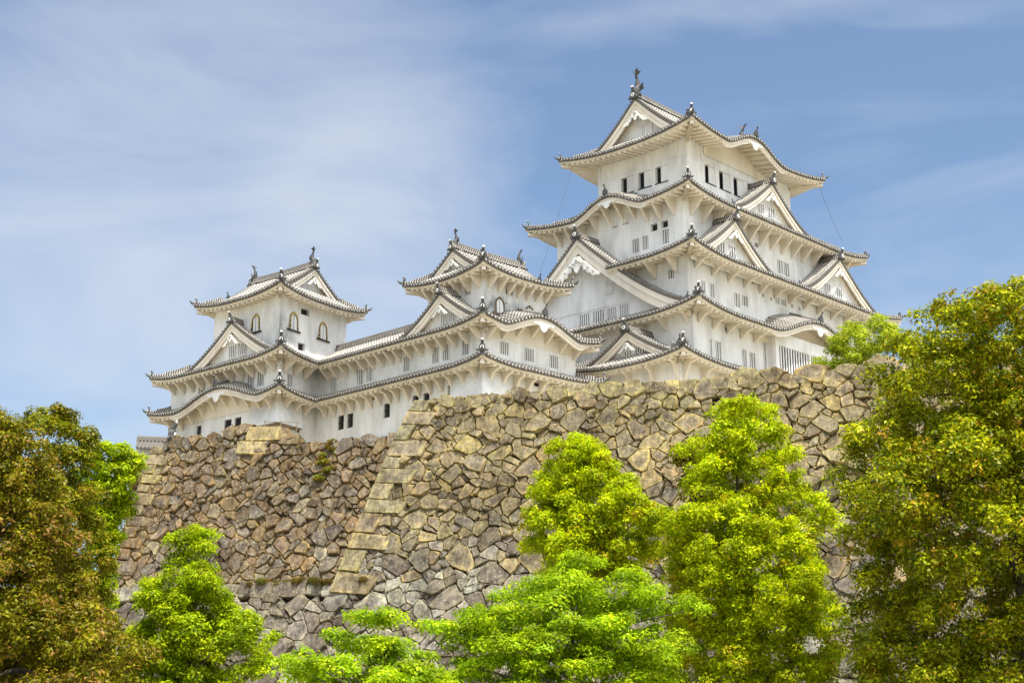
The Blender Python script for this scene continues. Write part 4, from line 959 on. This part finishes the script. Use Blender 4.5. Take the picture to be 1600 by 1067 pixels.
# ------------------------------------------------------------------ trees
def leaf_mat(name, rough=.5, trans=.45):
    m = bpy.data.materials.new(name); m.use_nodes = True; t = m.node_tree; t.nodes.clear()
    o = t.nodes.new('ShaderNodeOutputMaterial'); at = t.nodes.new('ShaderNodeAttribute'); at.attribute_name = 'tint'
    d = t.nodes.new('ShaderNodeBsdfPrincipled'); d.inputs['Roughness'].default_value = rough; d.inputs['Specular IOR Level'].default_value = .12
    tr = t.nodes.new('ShaderNodeBsdfTranslucent'); mx = t.nodes.new('ShaderNodeMixShader'); mx.inputs[0].default_value = trans
    t.links.new(at.outputs['Color'], d.inputs['Base Color'])
    hs = t.nodes.new('ShaderNodeMixRGB'); hs.blend_type = 'MULTIPLY'; hs.inputs[0].default_value = 1; hs.inputs[2].default_value = (1.35, 1.45, .5, 1)
    t.links.new(at.outputs['Color'], hs.inputs[1]); t.links.new(hs.outputs[0], tr.inputs['Color'])
    t.links.new(d.outputs[0], mx.inputs[1]); t.links.new(tr.outputs[0], mx.inputs[2]); t.links.new(mx.outputs[0], o.inputs['Surface'])
    return m
M_LEAF = leaf_mat('tree_leaf', .5, .40); M_GLOSS = leaf_mat('glossy_tree_leaf', .40, .26)
mb_, t, bb_ = mat('tree_bark'); t.links.new(ramp(t, noise(t, 6, 6, objpos(t, (1, 1, .25)), .7), [(.35, (.045, .035, .028)), (.65, (.14, .115, .09))]), bb_.inputs['Base Color']); bb_.inputs['Roughness'].default_value = .95
bump(t, bb_, noise(t, 12, 6, objpos(t, (1, 1, .2)), .7), .8, .04); M_BARK = mb_
def leaves(name, puffs, n_total, size, cols, parent, mat_, flat=.72, updir=.55, r2=None, weights=None, long=1.0):
    """leaf-sized faces gathered in clumps through the crown"""
    r2 = r2 or np.random.default_rng(3)
    P = np.array([p[:3] for p in puffs]); Rr = np.array([p[3] for p in puffs]); w = Rr ** 2; w = w / w.sum()
    tintp = r2.normal(0, 1, len(P))
    idx = r2.choice(len(P), n_total, p=w); n = len(idx)
    d = r2.normal(0, 1, (n, 3)); d /= np.linalg.norm(d, axis=1)[:, None]; d[:, 2] = np.where((d[:, 2] < 0) & (r2.random(n) < .55), -d[:, 2], d[:, 2])
    rad = Rr[idx] * (.55 + .48 * r2.random(n) ** .6)
    c = P[idx] + d * rad[:, None] * np.array([1, 1, flat]) + r2.normal(0, .05, (n, 3))
    nr = d * .95 + np.array([0, 0, updir]) + r2.normal(0, .42, (n, 3)); nr /= np.linalg.norm(nr, axis=1)[:, None]
    tv = np.cross(nr, r2.normal(0, 1, (n, 3))); tv /= np.linalg.norm(tv, axis=1)[:, None] + 1e-9; bv = np.cross(nr, tv)
    s = size * (.65 + .7 * r2.random(n))[:, None]
    fold = nr * s * .18
    v = np.stack([c - tv * s * .75 * long, c + bv * s * .36 + fold, c + tv * s * .75 * long, c - bv * s * .36 + fold], 1).reshape(-1, 3)
    me = bpy.data.meshes.new(name); me.vertices.add(4 * n); me.vertices.foreach_set('co', v.astype(np.float32).ravel())
    me.loops.add(4 * n); me.loops.foreach_set('vertex_index', np.arange(4 * n, dtype=np.int32)); me.polygons.add(n)
    me.polygons.foreach_set('loop_start', np.arange(0, 4 * n, 4, dtype=np.int32)); me.polygons.foreach_set('loop_total', np.full(n, 4, dtype=np.int32))
    C = np.array([k[0] for k in cols]); cw = np.array([k[1] for k in cols], float); cw /= cw.sum()
    # leaves of one clump lean to one colour, young leaves sit on the outside
    pref = r2.choice(len(C), len(P), p=cw); own = r2.choice(len(C), n, p=cw); use = np.where(r2.random(n) < .55, pref[idx], own)
    cc = C[use] * np.clip(1 + .20 * tintp[idx], .5, 1.5)[:, None] * (.82 + .36 * r2.random(n))[:, None]
    cc = np.clip(cc, .004, .8); rgba = np.concatenate([np.repeat(cc, 4, 0), np.ones((4 * n, 1))], 1)
    me.update(calc_edges=True)
    a = me.color_attributes.new('tint', 'FLOAT_COLOR', 'POINT'); a.data.foreach_set('color', rgba.astype(np.float32).ravel())
    me.materials.append(mat_); o = bpy.data.objects.new(name, me); col.objects.link(o); attach(o, parent); return o
def tree(name, label, cat, x, y, prof, trunk, puff_r, n_puffs, n_leaves, size, cols, seed, mat_=None, group='trees in front of the castle walls', flat=.85, updir=.55, limbs=9, depth=.9, z0=0.0, shell=.72, layered=False, r_trunk=.22, lean=(0, 0)):
    """prof: rows (z, left reach, right reach) of the crown around the trunk axis"""
    r2 = np.random.default_rng(seed); T = thing(name, (x, y, z0), label, cat, group)
    zs = [p[0] for p in prof]
    def ext(z, th):
        l = np.interp(z, zs, [p[1] for p in prof]); r = np.interp(z, zs, [p[2] for p in prof]); dd = depth * (l + r) / 2
        c = math.cos(th); side = r if c > 0 else l; return 1 / math.sqrt((c / max(.05, side)) ** 2 + (math.sin(th) / max(.05, dd)) ** 2)
    puffs = []; tries = 0; area = [(p[1] + p[2]) for p in prof]; boughs = []
    ph = r2.uniform(0, 6.28, 6); nb = max(12, int(n_puffs / 4.5))
    while len(boughs) < nb and tries < nb * 60:            # boughs spread through the crown, not too close to each other
        tries += 1; z = r2.uniform(zs[0], zs[-1]); wz = np.interp(z, zs, area) / max(area)
        if r2.random() > wz ** 1.2 + .06: continue
        th = r2.uniform(0, 2 * math.pi)
        e = ext(z, th) * (1 + .13 * math.sin(2 * th + ph[0] + .9 * z) + .10 * math.sin(5 * th + ph[1] - 1.7 * z))
        f = r2.random() ** .5 * .8 if r2.random() > shell else r2.uniform(.80, 1.02)
        br = puff_r * r2.uniform(1.0, 1.9); rr = max(0, e * f - br * .62); bz = min(z, zs[-1] - br * .5)
        if layered: bz = (round(bz / layered) + r2.normal(0, .38)) * layered
        c = np.array((x + math.cos(th) * rr, y + math.sin(th) * rr, z0 + bz))
        if any(np.linalg.norm((c - q[0]) * np.array((1, 1, 2.2 if layered else 1.15))) < .50 * (br + q[1]) for q in boughs) and r2.random() > .07: continue
        boughs.append((c, br))
    for c, br in boughs:
        m = max(4, int(9 * (br / (1.6 * puff_r)) ** 2))
        for _ in range(m):
            d = r2.normal(0, 1, 3); d /= np.linalg.norm(d); d[2] = abs(d[2]) if r2.random() < .6 else d[2]; q = c + d * br * r2.uniform(.45, .95) * np.array((1, 1, .35 if layered else .72))
            if layered: q[2] -= .18 * np.hypot(d[0], d[1]) * br
            puffs.append((q[0], q[1], q[2], puff_r * r2.uniform(.5, 1.0)))
    leaves('crown', puffs, n_leaves, size, cols, T, mat_ or M_LEAF, flat, updir, r2)
    tb = MB(); top = z0 + zs[-1] * .86; nz = 9
    path = []
    for k in range(nz):
        f = k / (nz - 1); path.append(Vector((x + lean[0] * f + .12 * math.sin(k * 1.7 + seed), y + lean[1] * f + .12 * math.cos(k * 2.3 + seed), z0 + (top - z0) * f)))
    tb.tube(path, [r_trunk * (1.25 if k == 0 else 1) * (1 - .85 * k / (nz - 1)) for k in range(nz)], 9)
    zl = trunk
    ch = r2.choice(len(puffs), min(limbs, len(puffs)), replace=False)
    for j in ch:
        q = Vector(puffs[j][:3]); hz = max(zl * .9, min(q.z - z0 - .35 * math.hypot(q.x - x, q.y - y) - .2, zs[-1] * .8)); f = hz / (zs[-1] * .86); f = min(.97, max(.05, f))
        i = min(nz - 2, int(f * (nz - 1))); s_ = path[i].lerp(path[i + 1], f * (nz - 1) - i); m1 = s_.lerp(q, .45) + Vector((0, 0, .10 * (q - s_).length)) + Vector(r2.normal(0, .10, 3))
        rb = r_trunk * (1 - .85 * f) * .55 + .012
        tb.tube([s_, s_.lerp(m1, .5) + Vector(r2.normal(0, .05, 3)), m1, m1.lerp(q, .6) + Vector(r2.normal(0, .08, 3)), q], [rb, rb * .8, rb * .6, rb * .4, .012], 6)
    tb.build('trunk', M_BARK, T, True)
    return T
YG = [((.34, .42, .004), 5), ((.23, .31, .004), 4), ((.44, .48, .006), 3), ((.13, .19, .005), 2)]
YG2 = [((.405, .47, .004), 5), ((.275, .345, .004), 4), ((.51, .54, .005), 3), ((.33, .23, .008), 1)]
MAPLE = [((.30, .40, .008), 5), ((.20, .31, .008), 4), ((.40, .47, .010), 3)]
RED = [((.16, .155, .006), 6), ((.21, .15, .010), 5), ((.27, .15, .035), 2), ((.21, .20, .006), 4), ((.085, .09, .006), 3)]
OLIVE = [((.19, .20, .006), 5), ((.27, .25, .008), 4), ((.11, .13, .006), 4), ((.28, .18, .012), 2)]
DKG = [((.20, .23, .005), 5), ((.30, .32, .006), 5), ((.41, .40, .007), 4), ((.31, .19, .012), 2), ((.10, .14, .006), 3)]
WISP = [((.33, .38, .02), 4), ((.23, .29, .015), 4), ((.40, .42, .04), 2)]
tree('evergreen_tree', 'massive broad olive and bronze evergreen filling the left edge of the picture', 'tree', -17.2, 45,
     [(1.0, 4.5, 5.7), (2.54, 4.8, 5.7), (3.83, 5.0, 5.3), (5.0, 5.0, 4.5), (6.0, 5.0, 3.8), (7.5, 4.9, 3.2), (8.8, 4.6, 2.6), (9.8, 4.0, 2.0), (10.5, 3.0, 1.2), (11.0, 2.0, .6)], 2.5, .42, 2200, 200000, .098, RED, 101, M_GLOSS, r_trunk=.4, limbs=18)
tree('evergreen_tree', 'olive round-topped tree rising behind the reddish evergreen at the left edge', 'tree', -21.24, 66,
     [(1.5, 4.5, 4.2), (5.5, 3.6, 3.2), (7.72, 3.0, 2.4), (10.08, 2.8, 2.34), (12.18, 2.6, 2.19), (14.01, 2.4, 1.7), (15.0, 2.1, 1.1), (15.7, 1.3, .4)], 5, .46, 620, 90000, .115, OLIVE, 102, M_GLOSS, r_trunk=.3)
tree('broadleaf_tree', 'light green airy tree beside the left edge of the brown stone wall', 'tree', -21.5, 76,
     [(6.5, 1.5, .1), (9.64, 1.9, .2), (11.35, 2.1, .7), (13.42, 2.3, 1.5), (14.8, 2.1, 1.4), (15.6, 1.3, .5)], 7, .42, 330, 38000, .125, YG, 103, r_trunk=.17, limbs=14)
tree('broadleaf_tree', 'bright green cone-shaped tree in front of the brown stone wall, left of centre', 'tree', -11.2, 50,
     [(.6, 1.8, 2.9), (1.8, 1.95, 3.2), (2.63, 2.0, 3.3), (3.64, 2.1, 3.08), (4.72, 2.15, 2.5), (5.71, 2.1, 1.62), (6.5, 1.7, 1.0), (7.2, 1.35, .75), (7.9, .6, .5)], 1.4, .34, 800, 95000, .084, YG, 104, limbs=16, r_trunk=.16)
tree('maple_tree', 'low flat-layered maple at the bottom edge, left of centre', 'tree', -3.85, 40,
     [(1.6, 2.5, 2.1), (2.3, 2.66, 2.2), (2.9, 2.6, 1.9), (3.4, 2.3, 1.2), (3.8, 1.8, .8), (4.15, .8, .3)], .9, .42, 190, 27000, .085, MAPLE, 105, flat=.45, updir=1.0, layered=.5, r_trunk=.09, limbs=16, shell=.8)
tree('broadleaf_tree', 'yellow-green tree with a bare trunk showing, before the middle of the pale stone wall', 'tree', 3.07, 60,
     [(6.6, .9, 1.2), (7.4, 2.2, 2.9), (8.51, 2.67, 3.4), (9.59, 2.53, 3.29), (10.68, 2.2, 2.4), (11.5, 2.03, 1.45), (12.4, 1.6, 1.0), (13.0, .7, .5)], 8.2, .38, 640, 82000, .098, YG2, 106, limbs=18, r_trunk=.26, shell=.7)
tree('maple_tree', 'wide bright green maple of flat leaf layers at the bottom centre', 'tree', 1.88, 43,
     [(1.2, 2.9, 2.5), (2.08, 3.6, 2.9), (3.0, 3.8, 3.1), (3.74, 3.95, 3.25), (4.3, 3.5, 3.25), (4.9, 3.1, 2.8), (5.4, 2.0, 2.2), (5.85, .6, 1.4)], 1.2, .46, 720, 88000, .088, MAPLE, 107, flat=.45, updir=1.0, layered=.55, r_trunk=.14, limbs=26, shell=.75)
tree('broadleaf_tree', 'tall yellow-green cone-shaped tree just left of the dark right-hand tree', 'tree', 8.25, 52,
     [(.8, 1.4, 2.2), (2.0, 1.9, 3.0), (2.67, 2.32, 3.38), (4.17, 2.62, 3.65), (5.75, 2.92, 3.84), (7.37, 2.88, 3.7), (8.54, 2.5, 3.25), (9.72, 1.9, 2.73), (11.0, 1.8, 2.4), (12.0, 1.4, 2.0), (12.7, .9, 1.5)], 2.2, .36, 1700, 150000, .092, YG2, 108, limbs=18, r_trunk=.2)
tree('broadleaf_tree', 'slim orange-tinged young tree tucked behind the tall yellow-green cone-shaped tree', 'tree', 7.39, 58,
     [(5.5, 1.0, .8), (8.42, 1.0, .9), (9.97, .9, .9), (11.54, .7, .8), (12.4, .25, .4)], 3, .45, 42, 9000, .105, [((.17, .15, .015), 4), ((.22, .16, .02), 3), ((.10, .12, .01), 3)], 109, r_trunk=.12)
tree('evergreen_tree', 'huge dark green evergreen towering at the right edge', 'tree', 16.0, 45,
     [(1.0, 4.2, 4.3), (2.0, 4.9, 4.6), (2.54, 5.2, 4.64), (3.64, 5.4, 4.97), (5.01, 5.6, 5.0), (6.6, 5.6, 5.2), (8.23, 5.3, 5.2), (9.88, 4.9, 5.2), (11.99, 4.5, 5.0), (12.9, 4.2, 4.6), (13.8, 3.5, 3.9), (14.4, 2.6, 3.2), (14.8, 1.6, 2.4)], 2.0, .42, 3400, 270000, .100, DKG, 110, M_GLOSS, r_trunk=.38, limbs=16)
tree('young_tree', 'feathery light green young tree standing behind the top of the stone wall at the right', 'tree', 24.5, 98,
     [(.5, 3.2, 4.2), (1.8, 3.7, 4.7), (2.54, 3.5, 5.15), (3.95, 2.5, 5.25), (5.1, 1.4, 4.8), (6.4, .3, 3.6)], .7, .5, 420, 30000, .13, WISP, 111, flat=.8, group=None, r_trunk=.1, z0=22.5, limbs=24, shell=.5)

# ------------------------------------------------------------------ small plants on the walls, cables, railing
def plant(name, label, cat, puffs, n, size, cols, seed, kind=None):
    T = leaves(name, puffs, n, size, cols, None, M_LEAF, .7, .4, np.random.default_rng(seed)); return tag(T, label, cat, kind=kind)
r5 = np.random.default_rng(5)
pf = []
for x in np.linspace(-10.5, -.8, 34):
    q = WR.p(x, 12.95 + r5.normal(0, .1), -.1 + r5.normal(0, .2)); pf.append((q.x, q.y, q.z, r5.uniform(.18, .42)))
plant('moss', 'rust brown moss and dry growth along the ledge at the foot of the brown stone wall', 'moss', pf, 15000, .07, [((.11, .07, .012), 5), ((.17, .10, .015), 4), ((.09, .11, .012), 4)], 31, 'stuff')
T = thing('wall_plant', WL.p(15.2, 3.8, .2), 'straggling shrub hanging down the top of the brown stone wall', 'shrub')
pf = []
for k in range(26):
    h = r5.uniform(.2, 3.9); q = WL.p(15.3 + r5.normal(0, .35) - .10 * h, h, .25); pf.append((q.x, q.y, q.z, r5.uniform(.12, .34)))
leaves('foliage', pf, 2600, .10, [((.13, .16, .012), 4), ((.20, .12, .012), 4), ((.25, .25, .02), 2)], T, M_LEAF, .8, .3, np.random.default_rng(6))
b = MB()
for k in range(5): b.tube([WL.p(15.4, .3, .15), WL.p(15.2 + .2 * (k - 2), 1.6, .3), WL.p(15.1 + .22 * (k - 2), 3.3, .28)], [.03, .02, .01], 5)
b.build('stem', M_BARK, T)
pf = []
for x in np.linspace(12.5, 24, 60):
    q = WL.p(x + r5.normal(0, .2), .55 - .03 * (x - 12) + r5.normal(0, .05), -.5 + r5.normal(0, .3)); pf.append((q.x, q.y, q.z, r5.uniform(.10, .22)))
plant('dry_grass', 'dry grass tufts along the top of the brown stone wall', 'grass', pf, 6000, .08, [((.26, .22, .07), 4), ((.16, .18, .03), 3)], 33, 'stuff')
def cable(a, z_, sag, label):
    a, z_ = Vector(a), Vector(z_); b = MB(); b.tube([a.lerp(z_, t) + Vector((0, 0, -sag * 4 * t * (1 - t))) for t in np.linspace(0, 1, 12)], .016, 5)
    tag(b.build('cable', M_CABLE), label, 'cable', 'cables hanging from the top eaves')
cable(KF.p(2.8, 15.6, 51.9), KF.p(-1.0, 16.6, 40.2), .5, 'thin cable hanging from the left end of the keep top eave')
cable(KF.p(23.9, 1.4, 51.9), KF.p(26.6, .9, 47.0), .3, 'thin cable hanging from the right end of the keep top eave')
RL = thing('railing', WL.p(10.5, -1.4, -.8), 'thin dark metal railing behind the squared blocks, below the far left tower', 'railing')
b = MB()
for h in (-2.1, -1.75, -1.45): b.tube([WL.p(8.9, h, -.7), WL.p(11.9, h + .25, -.7)], .025, 5)
b.build('rail', M_WOOD, RL)
for x in (9.0, 10.4, 11.8):
    b = MB(); b.tube([WL.p(x, -2.2 + .08 * (x - 9), -.7), WL.p(x, -.9, -.7)], .04, 6); b.build('post', M_WOOD, RL)
